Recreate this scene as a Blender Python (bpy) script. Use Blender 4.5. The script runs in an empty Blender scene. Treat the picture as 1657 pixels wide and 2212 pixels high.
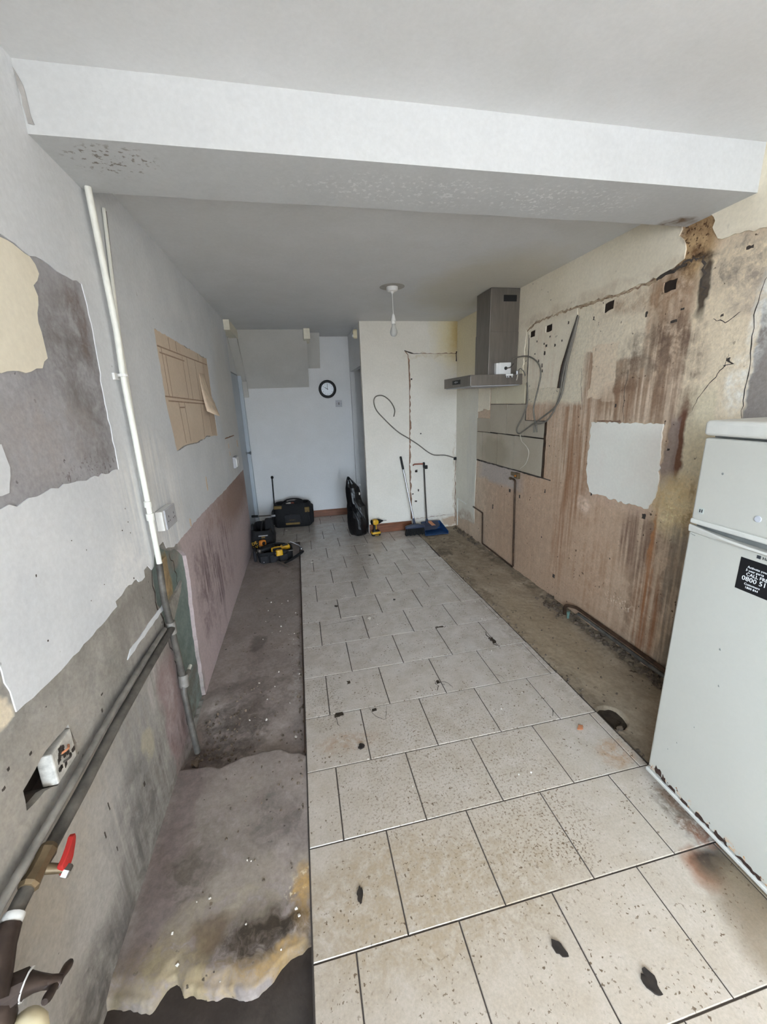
import bpy, math, random
from mathutils import Vector, Matrix, Euler, noise as mnoise
from mathutils.geometry import tessellate_polygon
random.seed(7)
SC = bpy.context.scene
COL = SC.collection
PI = math.pi

# ------------------------------------------------------------------ camera, sky, light, exposure
cam_d = bpy.data.cameras.new('camera'); cam = bpy.data.objects.new('camera', cam_d); COL.objects.link(cam)
SC.camera = cam
cam_d.sensor_fit = 'HORIZONTAL'; cam_d.sensor_width = 36.0
cam_d.lens = 36.0 * 858.27 / 1657.0
cam_d.clip_start = 0.02
YAW, PITCH, ROLL, EYE = .200481863, .267425062, .0385637952, 1.6
_f = Vector((math.sin(YAW)*math.cos(PITCH), math.cos(YAW)*math.cos(PITCH), -math.sin(PITCH)))
_r = Vector((math.cos(YAW), -math.sin(YAW), 0)); _d = _f.cross(_r)
_r2 = _r*math.cos(ROLL) + _d*math.sin(ROLL); _d2 = _d*math.cos(ROLL) - _r*math.sin(ROLL)
cam.matrix_world = Matrix(((_r2.x, -_d2.x, -_f.x, 0), (_r2.y, -_d2.y, -_f.y, 0), (_r2.z, -_d2.z, -_f.z, EYE), (0, 0, 0, 1)))

SC.view_settings.view_transform = 'Standard'; SC.view_settings.look = 'None'
SC.view_settings.gamma = 1.0; SC.view_settings.use_curve_mapping = False
SC.view_settings.exposure = 2.92
SC.cycles.max_bounces = 6; SC.cycles.diffuse_bounces = 4; SC.cycles.adaptive_threshold = .06; SC.cycles.adaptive_min_samples = 12

world = bpy.data.worlds.new('overcast_sky'); SC.world = world; world.use_nodes = True
_n = world.node_tree.nodes; _l = world.node_tree.links
_bg = _n['Background']; _bg.inputs['Strength'].default_value = 3.4
_tc = _n.new('ShaderNodeTexCoord'); _sx = _n.new('ShaderNodeSeparateXYZ'); _l.new(_tc.outputs['Generated'], _sx.inputs[0])
_rp = _n.new('ShaderNodeValToRGB'); _l.new(_sx.outputs['Z'], _rp.inputs[0])
_mr = _rp.color_ramp.elements
_mr[0].position = 0.0; _mr[0].color = (.32, .34, .36, 1)       # paving and gardens below the horizon
_mr[1].position = 0.03; _mr[1].color = (.70, .845, 1.0, 1)      # overcast sky
_l.new(_rp.outputs[0], _bg.inputs['Color'])
# daylight comes in by the wide glazed opening in the wall behind the viewer
WX0, WX1, WZ0, WZ1, NEAR = -.55, 1.35, .12, 2.35, -3.6
_pl = bpy.data.lights.new('daylight_opening', 'AREA'); _pl.shape = 'RECTANGLE'; _pl.size = WX1-WX0; _pl.size_y = WZ1-WZ0
_po = bpy.data.objects.new('daylight_opening', _pl); COL.objects.link(_po)
_po.location = ((WX0+WX1)/2, NEAR-.06, (WZ0+WZ1)/2); _po.rotation_euler = (PI/2, 0, 0)
_pl.cycles.is_portal = True
# ... and by an added, unseen side opening, put in to brighten the right wall
VY0, VY1, VZ0, VZ1 = -3.3, -.7, .45, 2.4
_p2 = bpy.data.lights.new('added_side_portal', 'AREA'); _p2.shape = 'RECTANGLE'; _p2.size = VY1-VY0; _p2.size_y = VZ1-VZ0
_q2 = bpy.data.objects.new('added_side_portal', _p2); COL.objects.link(_q2)
_q2.location = (-.93, (VY0+VY1)/2, (VZ0+VZ1)/2); _q2.rotation_euler = (PI/2, 0, -PI/2)
_p2.cycles.is_portal = True

# ------------------------------------------------------------------ colour and materials
def lin(c): c /= 255.; return c/12.92 if c <= .04045 else ((c+.055)/1.055)**2.4
def C(r, g, b, k=1.0): return (min(lin(r)*k, .93), min(lin(g)*k, .93), min(lin(b)*k, .93), 1)

def sock(nt, v, s):
    if isinstance(v, (int, float)): s.default_value = v
    elif isinstance(v, tuple): s.default_value = v
    else: nt.links.new(v, s)
def math_(nt, op, a, b=0.0, clamp=False):
    n = nt.nodes.new('ShaderNodeMath'); n.operation = op; n.use_clamp = clamp
    sock(nt, a, n.inputs[0]); sock(nt, b, n.inputs[1]); return n.outputs[0]
def mix(nt, fac, a, b):
    n = nt.nodes.new('ShaderNodeMix'); n.data_type = 'RGBA'
    sock(nt, fac, n.inputs[0]); sock(nt, a, n.inputs[6]); sock(nt, b, n.inputs[7]); return n.outputs[2]
def rng(nt, v, a, b, c=0.0, d=1.0):
    n = nt.nodes.new('ShaderNodeMapRange'); n.clamp = True
    sock(nt, v, n.inputs[0]); n.inputs[1].default_value = a; n.inputs[2].default_value = b
    n.inputs[3].default_value = c; n.inputs[4].default_value = d; return n.outputs[0]
def noise_(nt, vec, scale, detail=4.0, rough=.55, out=0):
    n = nt.nodes.new('ShaderNodeTexNoise'); nt.links.new(vec, n.inputs['Vector'])
    n.inputs['Scale'].default_value = scale; n.inputs['Detail'].default_value = detail; n.inputs['Roughness'].default_value = rough
    return n.outputs[out]
def scaled(nt, vec, s, off=(0, 0, 0)):
    n = nt.nodes.new('ShaderNodeMapping'); nt.links.new(vec, n.inputs[0])
    n.inputs['Scale'].default_value = s; n.inputs['Location'].default_value = off; return n.outputs[0]

def stain(nt, pd, axes, c, r, n, soft):
    """mask of an ellipse (n=2) or a box with rounded feel (n>2) in the warped wall plane"""
    v = nt.nodes.new('ShaderNodeVectorMath'); v.operation = 'MULTIPLY_ADD'; nt.links.new(pd, v.inputs[0])
    mul, add = [0.0]*3, [0.0]*3
    for ax, ci, ri in zip(axes, c, r): k = 'XYZ'.index(ax); mul[k] = 1.0/ri; add[k] = -ci/ri
    v.inputs[1].default_value = mul; v.inputs[2].default_value = add
    if n <= 2.5:
        q = nt.nodes.new('ShaderNodeVectorMath'); q.operation = 'LENGTH'; nt.links.new(v.outputs[0], q.inputs[0]); return q.outputs['Value'], soft*.5
    q = nt.nodes.new('ShaderNodeVectorMath'); q.operation = 'ABSOLUTE'; nt.links.new(v.outputs[0], q.inputs[0])
    x = nt.nodes.new('ShaderNodeSeparateXYZ'); nt.links.new(q.outputs[0], x.inputs[0])
    return math_(nt, 'MAXIMUM', x.outputs['XYZ'.index(axes[0])], x.outputs['XYZ'.index(axes[1])]), soft/n*1.2

def surface(name, base, base2, stains=(), plane='YZ', rough=.9, bump=.25, mott=3.0, warp=.10, fine=60.0, grain=.12, spots=None, streaky=0.0, world=False, spec=.3, dirt=0.0, speckle=55.0):
    """weathered wall/floor surface: mottled base, stains with a place and a shape, fine grain and relief"""
    m = bpy.data.materials.new(name); m.use_nodes = True; nt = m.node_tree; nt.nodes.clear()
    out = nt.nodes.new('ShaderNodeOutputMaterial'); bs = nt.nodes.new('ShaderNodeBsdfPrincipled'); nt.links.new(bs.outputs[0], out.inputs[0])
    tc = nt.nodes.new('ShaderNodeTexCoord'); p = tc.outputs['Object']
    if world: p = nt.nodes.new('ShaderNodeNewGeometry').outputs['Position']
    wob = nt.nodes.new('ShaderNodeVectorMath'); wob.operation = 'MULTIPLY_ADD'
    cen = nt.nodes.new('ShaderNodeVectorMath'); cen.operation = 'SUBTRACT'
    nt.links.new(noise_(nt, p, 7.0, 3.0, .65, 1), cen.inputs[0]); cen.inputs[1].default_value = (.5, .5, .5)
    nt.links.new(cen.outputs[0], wob.inputs[0]); wob.inputs[1].default_value = (warp*2, warp*2, warp*2); nt.links.new(p, wob.inputs[2])
    pd = wob.outputs[0]
    blot = rng(nt, noise_(nt, pd, mott*3, 5.0, .7), .36, .62)
    sv = scaled(nt, p, (34, 34, 1.6) if plane[1] == 'Z' else (14, 3, 3)); streak = rng(nt, noise_(nt, sv, 1.0, 2.0, .6), .35, .65)
    fineN = noise_(nt, p, fine, 2.0, .7)
    speck = rng(nt, noise_(nt, p, speckle, 2.0, .6), .56, .64)
    tex = {'none': 1.0, 'blot': blot, 'streak': streak, 'speck': speck, 'both': math_(nt, 'MULTIPLY', blot, streak)}
    col = mix(nt, rng(nt, noise_(nt, pd, mott, 3.0, .62), .32, .68), base, base2)
    if streaky: col = mix(nt, math_(nt, 'MULTIPLY', streak, streaky), col, base2)
    if dirt:
        col = mix(nt, math_(nt, 'MULTIPLY', blot, dirt), col, tuple(c*.62 for c in base2[:3])+(1,))
        col = mix(nt, math_(nt, 'MULTIPLY', rng(nt, noise_(nt, scaled(nt, pd, (5, 5, 2.2)), 1.7, 4.0, .7), .5, .72), dirt), col, tuple(min(c*1.25, .9) for c in base[:3])+(1,))
    for s in stains:
        c, r, cl = s[0], s[1], s[2]; st = s[3] if len(s) > 3 else .8; tx = s[4] if len(s) > 4 else 'none'; n = s[5] if len(s) > 5 else 2.0; sf = s[6] if len(s) > 6 else .5
        d, sw = stain(nt, pd, plane, c, r, n, sf)
        mk = rng(nt, d, 1+sw, 1-sw, 0.0, st)
        if tx != 'none': mk = math_(nt, 'MULTIPLY', mk, tex[tx])
        col = mix(nt, mk, col, cl)
    if spots:
        scol, sc, th, amt = spots
        sm = rng(nt, noise_(nt, p, sc, 2.0, .5), th, th+.03)
        sm = math_(nt, 'MULTIPLY', sm, rng(nt, noise_(nt, p, sc*.12, 2.0), .42, .6, 0.0, amt)); col = mix(nt, sm, col, scol)
    dk = nt.nodes.new('ShaderNodeMix'); dk.data_type = 'RGBA'; dk.blend_type = 'MULTIPLY'; dk.inputs[0].default_value = 1.0
    nt.links.new(col, dk.inputs[6]); gr = rng(nt, fineN, .25, .75, 1-grain, 1+grain)
    cb = nt.nodes.new('ShaderNodeCombineColor'); [nt.links.new(gr, cb.inputs[i]) for i in range(3)]
    nt.links.new(cb.outputs[0], dk.inputs[7]); nt.links.new(dk.outputs[2], bs.inputs['Base Color'])
    bs.inputs['Roughness'].default_value = rough; bs.inputs['Specular IOR Level'].default_value = spec
    if bump:
        bp = nt.nodes.new('ShaderNodeBump'); bp.inputs['Strength'].default_value = bump; bp.inputs['Distance'].default_value = .008
        nt.links.new(noise_(nt, p, mott*5, 4.0, .62), bp.inputs['Height']); nt.links.new(bp.outputs[0], bs.inputs['Normal'])
    return m

def plain(name, col, rough=.5, metal=0.0, var=.12, scale=25.0, bump=0.0, spec=.5, stretch=(1, 1, 1)):
    m = bpy.data.materials.new(name); m.use_nodes = True; nt = m.node_tree; bs = nt.nodes['Principled BSDF']
    p = scaled(nt, nt.nodes.new('ShaderNodeTexCoord').outputs['Object'], stretch); n = noise_(nt, p, scale, 4.0, .6)
    d = tuple(c*(1-var*1.6) for c in col[:3]) + (1,); b = tuple(min(c*(1+var), .95) for c in col[:3]) + (1,)
    nt.links.new(mix(nt, rng(nt, n, .3, .7), d, b), bs.inputs['Base Color'])
    bs.inputs['Roughness'].default_value = rough; bs.inputs['Metallic'].default_value = metal; bs.inputs['Specular IOR Level'].default_value = spec
    if bump:
        bp = nt.nodes.new('ShaderNodeBump'); bp.inputs['Strength'].default_value = bump; bp.inputs['Distance'].default_value = .01
        nt.links.new(n, bp.inputs['Height']); nt.links.new(bp.outputs[0], bs.inputs['Normal'])
    return m

K = 1.22   # albedo against photographed tone
M = {}
M['white_paint'] = surface('white_paint', C(210, 212, 215, K), C(200, 203, 207, K), [
    ((2.0, 1.15), (.45, .34), C(186, 184, 182, K), .5, 'both'), ((1.95, 1.15), (.42, .34), C(238, 239, 240, K), .85, 'streak'), ((1.65, 1.05), (.2, .12), C(238, 239, 240, K), .7, 'blot'),
    ((4.3, 1.6), (.5, .7), C(196, 190, 180, K), .35), ((1.6, 1.0), (.25, .1), C(226, 228, 230, K), .6, 'blot')], rough=.75, bump=.16, grain=.05, spots=(C(110, 105, 100), 28.0, .77, .6))
M['ceiling_paint'] = surface('ceiling_paint', C(206, 206, 206, K), C(200, 200, 199, K), [((1.6, 3.4), (.5, .8), C(190, 180, 155, K), .5)], plane='XY', rough=.6, bump=.06, grain=.03)
M['beam_paint'] = surface('beam_paint', C(204, 205, 205, 1.02), C(199, 200, 200, 1.02), [
    ((-.5, 1.66), (.13, .08), C(120, 108, 96), .75, 'speck'), ((.55, 1.72), (.5, .1), C(232, 232, 230, K), .4, 'speck'), ((1.2, 1.72), (.3, .12), C(236, 236, 234, K), .45, 'speck'),
    ((1.86, 1.85), (.09, .06), C(110, 84, 56), .9, 'blot')], plane='XY', rough=.7, bump=.12, grain=.04, warp=.05)
M['left_plaster'] = surface('left_plaster', C(164, 160, 154, K), C(140, 136, 130, K), [
    ((1.1, 1.72), (.62, .37), C(158, 157, 160, K), 1.0, 'none', 10, .1), ((1.2, 1.7), (.5, .34), C(130, 128, 130, K), .7, 'blot'), ((1.55, 1.7), (.14, .3), C(116, 110, 108, K), .7, 'blot'), ((1.62, 1.9), (.06, .12), C(112, 98, 92, K), .7, 'blot'), ((1.3, 1.55), (.25, .12), C(166, 160, 158, K), .6, 'blot'), ((1.5, 1.42), (.2, .035), C(100, 92, 90, K), .7, 'speck'),
    ((1.6, .84), (.22, .1), C(132, 127, 122, K), .7, 'none', 4, .3), ((1.55, .7), (.12, .16), C(170, 164, 158, K), .5, 'streak'),
    ((.95, .38), (.3, .24), C(166, 162, 157, K), .7, 'none', 4, .6), ((1.3, .42), (.2, .2), C(160, 160, 160, K), .5, 'streak'),
    ((1.35, .5), (.3, .2), C(192, 190, 187, K), .6, 'both'), ((1.0, .25), (.3, .2), C(180, 176, 172, K), .5, 'blot'), ((1.55, .45), (.14, .25), C(104, 100, 97, K), .6, 'both'), ((1.2, .6), (.25, .12), C(122, 118, 112, K), .5, 'blot'), ((1.62, .5), (.1, .12), C(190, 184, 182, K), .6, 'streak'), ((1.3, .3), (.2, .25), C(112, 108, 105, K), .6, 'streak'), ((1.28, .2), (.14, .2), C(98, 95, 93, K), .75, 'blot'), ((1.12, .1), (.2, .09), C(92, 88, 85, K), .6, 'streak'), ((1.5, .14), (.18, .14), C(104, 97, 94, K), .7, 'both'), ((1.42, .36), (.05, .06), C(172, 164, 142, K), .6),
    ((1.72, .26), (.11, .28), C(138, 117, 115, K), .85, 'none', 3, .5), ((1.7, .3), (.08, .2), C(172, 160, 160, K), .7, 'blot'), ((1.72, .1), (.08, .12), C(92, 76, 74, K), .8, 'both'), ((.8, .06), (.3, .14), C(84, 80, 80, K), .7, 'blot'),
    ((1.5, 0), (1.2, .03), C(86, 80, 76, K), .5, 'blot'), ((.7, 1.05), (.2, .1), C(218, 206, 184, K), .9, 'none', 6, .2), ((.9, .62), (.3, .25), C(176, 168, 156, K), .5, 'blot'),
    ((3.6, .44), (1.42, .62), C(184, 168, 168, K), .92, 'none', 14, .3), ((4.1, .78), (.8, .22), C(146, 122, 110, K), .85, 'none', 2, .8), ((3.2, .84), (.5, .1), C(150, 126, 114, K), .6, 'blot'),
    ((2.75, .42), (.26, .4), C(104, 88, 90, K), .9, 'both'), ((2.6, .62), (.06, .2), C(96, 78, 80, K), .8, 'streak'), ((2.95, .3), (.06, .3), C(104, 88, 90, K), .8, 'streak'), ((2.45, .5), (.12, .3), C(120, 104, 104, K), .7, 'blot'), ((3.3, .45), (.4, .3), C(120, 100, 100, K), .85, 'both'), ((3.9, .3), (.5, .22), C(190, 172, 170, K), .6, 'streak'), ((2.9, .1), (.5, .12), C(196, 180, 180, K), .5, 'streak')],
    rough=.92, bump=.4, warp=.07, streaky=.25, spots=(C(70, 64, 60), 30.0, .72, .8), dirt=.4)
M['old_green'] = surface('old_green', C(104, 94, 88), C(76, 68, 62), [((2.05, .42), (.3, .62), C(124, 136, 132, K), 1.0, 'none', 6, .2), ((2.05, .4), (.2, .5), C(94, 108, 104, K), .7, 'blot'), ((1.97, .78), (.07, .16), C(150, 134, 104, K), .8, 'none', 4, .3), ((2.1, .85), (.12, .06), C(140, 128, 120, K), .8, 'blot'), ((2.0, .1), (.25, .12), C(110, 96, 90, K), .8, 'blot')], rough=.8, bump=.35, warp=.04)
M['dark_cavity'] = surface('dark_cavity', C(92, 84, 78), C(60, 54, 50), rough=.95, bump=.4)
M['cream_old'] = surface('cream_old', C(224, 217, 200, K), C(218, 210, 192, K), rough=.8, bump=.05, grain=.04)
M['kraft'] = surface('kraft', C(206, 190, 172, K), C(198, 181, 162, K), [((3.5, 1.7), (.12, .35), C(182, 162, 142, K), .6)], rough=.85, bump=.05, grain=.05)
M['kraft_line'] = plain('kraft_line', C(172, 146, 124), .9)
M['kraft_pale'] = plain('kraft_pale', C(226, 206, 182, 1.0), .85)
M['right_plaster'] = surface('right_plaster', C(208, 188, 166, K), C(190, 168, 145, K), [
    ((2.9, .45), (.9, .55), C(190, 163, 139, K), .8, 'none', 3, .6), ((2.7, .5), (1.1, .5), C(166, 136, 110, K), .28, 'streak', 4, .6), ((2.7, .5), (1.1, .5), C(168, 140, 116, K), .4, 'blot', 4, .6), ((3.4, .5), (.7, .4), C(170, 146, 126, K), .5, 'blot'), ((2.2, .35), (.3, .3), C(160, 126, 98, K), .5, 'both'), ((2.9, 1.35), (.55, .5), C(180, 150, 124, K), .7, 'streak'), ((2.2, 1.9), (.5, .34), C(160, 132, 106, K), .75, 'streak'), ((2.0, 1.5), (.4, .3), C(150, 122, 98, K), .7, 'streak'), ((2.55, 1.35), (.16, .75), C(140, 102, 74, K), .75, 'streak'), ((2.62, .6), (.1, .5), C(150, 112, 84, K), .6, 'streak'), ((2.4, 1.0), (.2, .3), C(150, 112, 84, K), .6, 'both'),
    ((2.25, 1.75), (.3, .2), C(150, 126, 104, K), .7, 'streak'), ((2.52, 2.03), (.1, .16), C(216, 204, 182, K), .95, 'none', 8, .2), ((2.24, 2.0), (.2, .2), C(216, 204, 182, K), .9, 'none', 6, .3), ((2.34, 1.74), (.11, .16), C(212, 194, 170, K), .9, 'none', 8, .2), ((2.12, 1.86), (.14, .16), C(210, 196, 172, K), .7, 'blot', 4, .4), ((2.27, 1.62), (.05, .06), C(208, 188, 164, K), .8, 'none', 8, .2),
    ((1.6, 1.72), (.17, .52), C(212, 196, 170, K), .9, 'none', 5, .35), ((1.66, 1.3), (.08, .3), C(206, 194, 166, K), .8, 'none', 4, .4),
    ((1.9, 2.0), (.12, .22), C(150, 124, 100, K), .7, 'blot'), ((1.93, 1.78), (.26, .2), C(118, 100, 86, K), .7, 'both'), ((1.95, 1.82), (.2, .14), C(96, 80, 68, K), .6, 'blot'), ((1.85, 1.9), (.12, .09), C(98, 78, 66, K), .7, 'both'), ((2.14, 1.7), (.09, .1), C(108, 86, 70, K), .8, 'blot', 4, .3), ((2.1, 1.55), (.25, .12), C(132, 104, 82, K), .7, 'streak'), ((1.8, 1.62), (.14, .3), C(120, 98, 82, K), .65, 'both'),
    ((2.05, 2.1), (.3, .06), C(150, 120, 92, K), .6, 'blot'), ((1.8, 2.3), (.1, .16), C(182, 152, 112, K), .9, 'none', 2, .5), ((1.82, 2.3), (.09, .14), C(104, 74, 48, K), .9, 'blot'), ((1.82, 2.32), (.08, .12), C(70, 48, 32, K), .9, 'speck'), ((1.83, 2.205), (.15, .022), C(46, 36, 30), .9, 'blot'), ((1.735, 2.08), (.022, .13), C(56, 44, 36), .9, 'none', 2, .6), ((1.86, 2.14), (.08, .06), C(110, 84, 60), .7, 'both'),
    ((1.55, 2.13), (.17, .1), C(122, 112, 104, K), .85, 'blot', 2, .6), ((1.5, 2.0), (.12, .1), C(150, 136, 124, K), .7, 'blot'),
    ((1.19, 1.62), (.26, .33), C(136, 128, 122, K), 1.0, 'none', 12, .2), ((1.5, 1.62), (.05, .12), C(228, 222, 212, K), .8, 'blot'), ((1.45, 1.9), (.04, .2), C(232, 228, 220, K), .6, 'blot'),
    ((1.735, 1.33), (.03, .24), C(108, 68, 50), .95, 'none', 2, .6), ((1.775, 1.22), (.035, .24), C(140, 124, 116, K), .85, 'none', 4, .4),
    ((1.7, 1.0), (.12, .16), C(218, 200, 162, K), .85, 'none', 2, .7), ((1.72, 1.0), (.13, .17), C(190, 156, 100, K), .5, 'blot'), ((1.68, .93), (.1, .1), C(232, 214, 172, K), .8, 'speck'), ((1.64, .85), (.09, .07), C(198, 184, 162, K), .7, 'blot'), ((1.62, 1.0), (.02, .16), C(150, 118, 80), .6, 'blot'),
    ((1.72, .5), (.2, .4), C(112, 94, 80, K), .85, 'both', 3, .6), ((1.92, .72), (.12, .2), C(118, 92, 78, K), .8, 'streak'), ((1.6, .45), (.09, .45), C(124, 116, 106, K), .8, 'streak', 4, .4), ((1.8, .62), (.02, .35), C(168, 116, 74, K), .8, 'streak'), ((1.78, .3), (.1, .3), C(152, 104, 72, K), .7, 'streak'),
    ((1.98, .3), (.13, .035), C(226, 212, 194, K), .8, 'speck'), ((3.68, .87), (.42, .1), C(172, 164, 158, K), .8, 'none', 3, .6), ((3.0, 1.9), (.5, .35), C(214, 204, 182, K), .9, 'none', 6, .3), ((2.1, .93), (.3, .05), C(196, 168, 148, K), .6, 'blot'), ((2.4, .85), (.07, .06), C(226, 204, 184, K), .7, 'blot')],
    rough=.92, bump=.5, warp=.045, mott=5.0, streaky=.35, spots=(C(84, 66, 52), 34.0, .69, .9), dirt=.3)
M['cream_paint'] = surface('cream_paint', C(226, 217, 198, K), C(218, 208, 187, K), [((2.2, 2.2), (1.2, .05), C(170, 150, 126, K), .5, 'blot'), ((1.85, 2.36), (.06, .06), C(120, 88, 54), .8, 'blot'), ((4.4, 2.25), (.4, .35), C(216, 204, 168, K), .6), ((3.0, 1.85), (.2, .3), C(190, 160, 134, K), .4, 'both')], rough=.8, bump=.2, grain=.06, warp=.05, spots=(C(96, 74, 58), 24.0, .72, .9))
M['corner_paint'] = surface('corner_paint', C(214, 210, 198, K), C(206, 201, 188, K), [((4.3, 1.0), (.14, .5), C(190, 188, 182, K), .5, 'streak'), ((4.4, .15), (.3, .12), C(150, 118, 90, K), .7, 'blot')], rough=.8, bump=.15, grain=.05)
M['patch_plaster'] = surface('patch_plaster', C(230, 224, 214, K), C(224, 218, 208, K), rough=.85, bump=.15, grain=.03)
M['partition_paint'] = surface('partition_paint', C(222, 217, 207, K), C(216, 211, 200, K), [
    ((1.93, 2.38), (.22, .3), C(216, 200, 148, K), .8, 'none', 2, 1.4), ((1.95, 2.34), (.1, .22), C(190, 160, 96, K), .55, 'none', 2, 1.2), ((1.64, 2.12), (.3, .03), C(190, 176, 146, K), .6, 'blot'), ((1.65, .12), (.3, .05), C(176, 168, 156, K), .5, 'blot'), ((1.93, .6), (.02, .7), C(186, 170, 148, K), .6, 'blot'), ((1.86, .06), (.12, .07), C(176, 150, 124, K), .8, 'none', 2, .4)], plane='XZ', rough=.8, bump=.08, grain=.04, spots=(C(90, 70, 56), 18.0, .76, .8))
M['back_paint'] = surface('back_paint', C(216, 216, 216, K), C(211, 211, 210, K), plane='XZ', rough=.8, bump=.06, grain=.03)
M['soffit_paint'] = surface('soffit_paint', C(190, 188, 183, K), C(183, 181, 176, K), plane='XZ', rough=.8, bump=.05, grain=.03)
M['scar'] = surface('scar', C(170, 138, 118), C(120, 94, 76), plane='XZ', rough=.95, bump=.6, mott=14.0)
M['door_paint'] = plain('door_paint', C(176, 184, 192, K), .45, var=.03, scale=4)
M['stop_cream'] = plain('stop_cream', C(222, 216, 198, K), .6, var=.05)
M['tile'] = surface('tile', C(200, 193, 186, 1.04), C(182, 172, 161, 1.04), [((.6, .7), (1.3, .95), C(182, 166, 144), .55, 'none', 2, 1.4),  # broad first stain: near dirt, also tones down the brighter light there
    ((1.25, .76), (.06, .06), C(140, 84, 46), .8, 'none', 2, .8), ((1.3, .765), (.07, .045), C(30, 23, 19), .9, 'none', 2, .8), ((1.34, .72), (.06, .1), C(52, 44, 38), .8, 'none', 2, .8), ((1.32, .9), (.035, .04), C(140, 86, 44), .85, 'blot'), ((1.33, .94), (.06, .1), C(72, 62, 52), .7, 'blot'), ((1.3, .66), (.11, .1), C(128, 112, 92), .85, 'none', 2, .7), ((1.27, .55), (.12, .12), C(136, 120, 100), .8, 'none', 2, .7), ((.83, .93), (.08, .06), C(84, 68, 54), .85, 'speck'), ((.55, 1.3), (.5, .5), C(120, 100, 80), .5, 'speck'), ((.3, .9), (.5, .2), C(160, 140, 112), .5, 'blot'),
    ((1.4, .84), (.05, .05), C(30, 22, 18), .9, 'blot'), ((1.36, .86), (.05, .05), C(150, 80, 36), .85, 'blot'), ((1.36, .98), (.03, .05), C(140, 84, 40), .7, 'blot'), ((1.36, .93), (.05, .12), C(120, 110, 98), .6, 'blot'), ((1.42, .7), (.12, .1), C(148, 132, 110), .8, 'none', 2, .6), ((1.5, .55), (.14, .14), C(140, 124, 104), .8, 'none', 2, .6),
    ((1.3, 1.24), (.08, .07), C(176, 132, 90), .7, 'blot'), ((.1, 1.6), (.14, .06), C(170, 140, 112), .6, 'blot'), ((.2, .95), (.25, .2), C(176, 158, 134), .6, 'blot'), ((.8, 1.03), (.2, .14), C(120, 100, 80), .5, 'speck'), ((1.2, 1.6), (.2, .7), C(180, 168, 150), .3, 'blot'), ((.02, 1.9), (.1, .2), C(120, 110, 96), .7, 'speck'), ((1.35, 3.0), (.05, 1.5), C(150, 140, 126), .5, 'blot')],
    plane='XY', rough=.2, bump=.03, mott=9.0, warp=.05, grain=.1, spots=(C(104, 86, 66), 85.0, .63, .9), world=True, spec=.5, fine=120.0, dirt=.2, speckle=100.0)
M['grout'] = surface('grout', C(84, 76, 70), C(66, 60, 56), plane='XY', rough=.95, bump=.3)
M['concrete_left'] = surface('concrete_left', C(164, 152, 145), C(134, 122, 116), [
    ((-.38, .95), (.3, .09), C(96, 82, 66), .75, 'blot'), ((-.3, .86), (.26, .035), C(176, 152, 112), .75, 'blot'), ((-.55, .93), (.14, .07), C(150, 132, 104), .7, 'blot'), ((-.45, 1.3), (.25, .12), C(110, 98, 88), .6, 'blot'), ((-.3, 1.12), (.22, .06), C(178, 166, 150), .6, 'blot'), ((-.3, 1.45), (.25, .15), C(166, 154, 146), .5, 'blot'),
    ((-.4, 1.25), (.2, .3), C(156, 146, 136), .6, 'blot'), ((-.22, 1.3), (.1, .14), C(100, 92, 86), .6, 'blot'), ((-.52, 1.15), (.08, .12), C(94, 84, 74), .7, 'blot'), ((-.38, 1.02), (.2, .07), C(166, 154, 136), .7, 'blot'), ((-.13, 1.0), (.05, .1), C(190, 154, 98), .9, 'blot'), ((-.15, 1.04), (.05, .05), C(222, 206, 176), .8, 'speck'),
    ((-.24, .92), (.18, .06), C(62, 53, 43), .95, 'blot', 2, .8), ((-.2, .86), (.12, .035), C(160, 130, 86), .8, 'blot'), ((-.55, .9), (.16, .09), C(160, 146, 118), .7, 'blot'), ((-.42, .97), (.07, .05), C(110, 92, 74), .7), ((-.62, 1.4), (.06, .5), C(120, 104, 100), .5),
    ((-.5, 1.85), (.2, .2), C(70, 62, 54), .7, 'blot'), ((-.35, 2.1), (.2, .25), C(104, 92, 84), .5, 'blot'), ((-.42, 2.62), (.06, .08), C(82, 70, 64), .8), ((-.4, 3.3), (.3, .7), C(146, 136, 130), .5), ((-.13, 2.4), (.05, .5), C(176, 170, 162), .5, 'speck')],
    plane='XY', rough=.85, bump=.22, warp=.09, mott=4.0, grain=.14, spots=(C(60, 52, 46), 34.0, .70, .8), dirt=.35)
M['wet_subfloor'] = surface('wet_subfloor', C(72, 64, 59), C(54, 47, 43), [((-.2, .6), (.2, .2), C(78, 72, 66), .5, 'blot')], plane='XY', rough=.55, bump=.5)
M['concrete_right'] = surface('concrete_right', C(178, 163, 142), C(156, 140, 119), [
    ((1.6, 4.3), (.25, .4), C(112, 98, 82), .7, 'blot'), ((1.7, 3.6), (.2, .4), C(128, 112, 92), .6, 'blot'), ((1.9, 2.6), (.06, 1.8), C(96, 84, 68), .7, 'blot'), ((1.44, 2.3), (.04, 2.0), C(110, 96, 78), .6, 'blot'), ((1.6, 2.2), (.2, .6), C(160, 142, 116), .5), ((1.45, 3.9), (.08, .12), C(84, 72, 60), .7, 'blot'), ((1.8, 3.3), (.12, .1), C(186, 168, 144), .5, 'blot')],
    plane='XY', rough=.9, bump=.3, warp=.08, mott=4.0, grain=.14, spots=(C(74, 62, 50), 32.0, .69, .9), dirt=.3)
M['soil'] = surface('soil', C(70, 60, 48), C(48, 40, 32), plane='XY', rough=.95, bump=.9, mott=8.0)
M['wood'] = plain('wood', C(128, 78, 50), .45, var=.2, scale=6, stretch=(1, 8, 8))
M['wall_tile'] = surface('wall_tile', C(186, 176, 158, 1.05), C(176, 164, 144, 1.05), [((3.75, 1.08), (.3, .14), C(150, 138, 116, 1.05), .6)], rough=.4, bump=.03, grain=.04)
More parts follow.
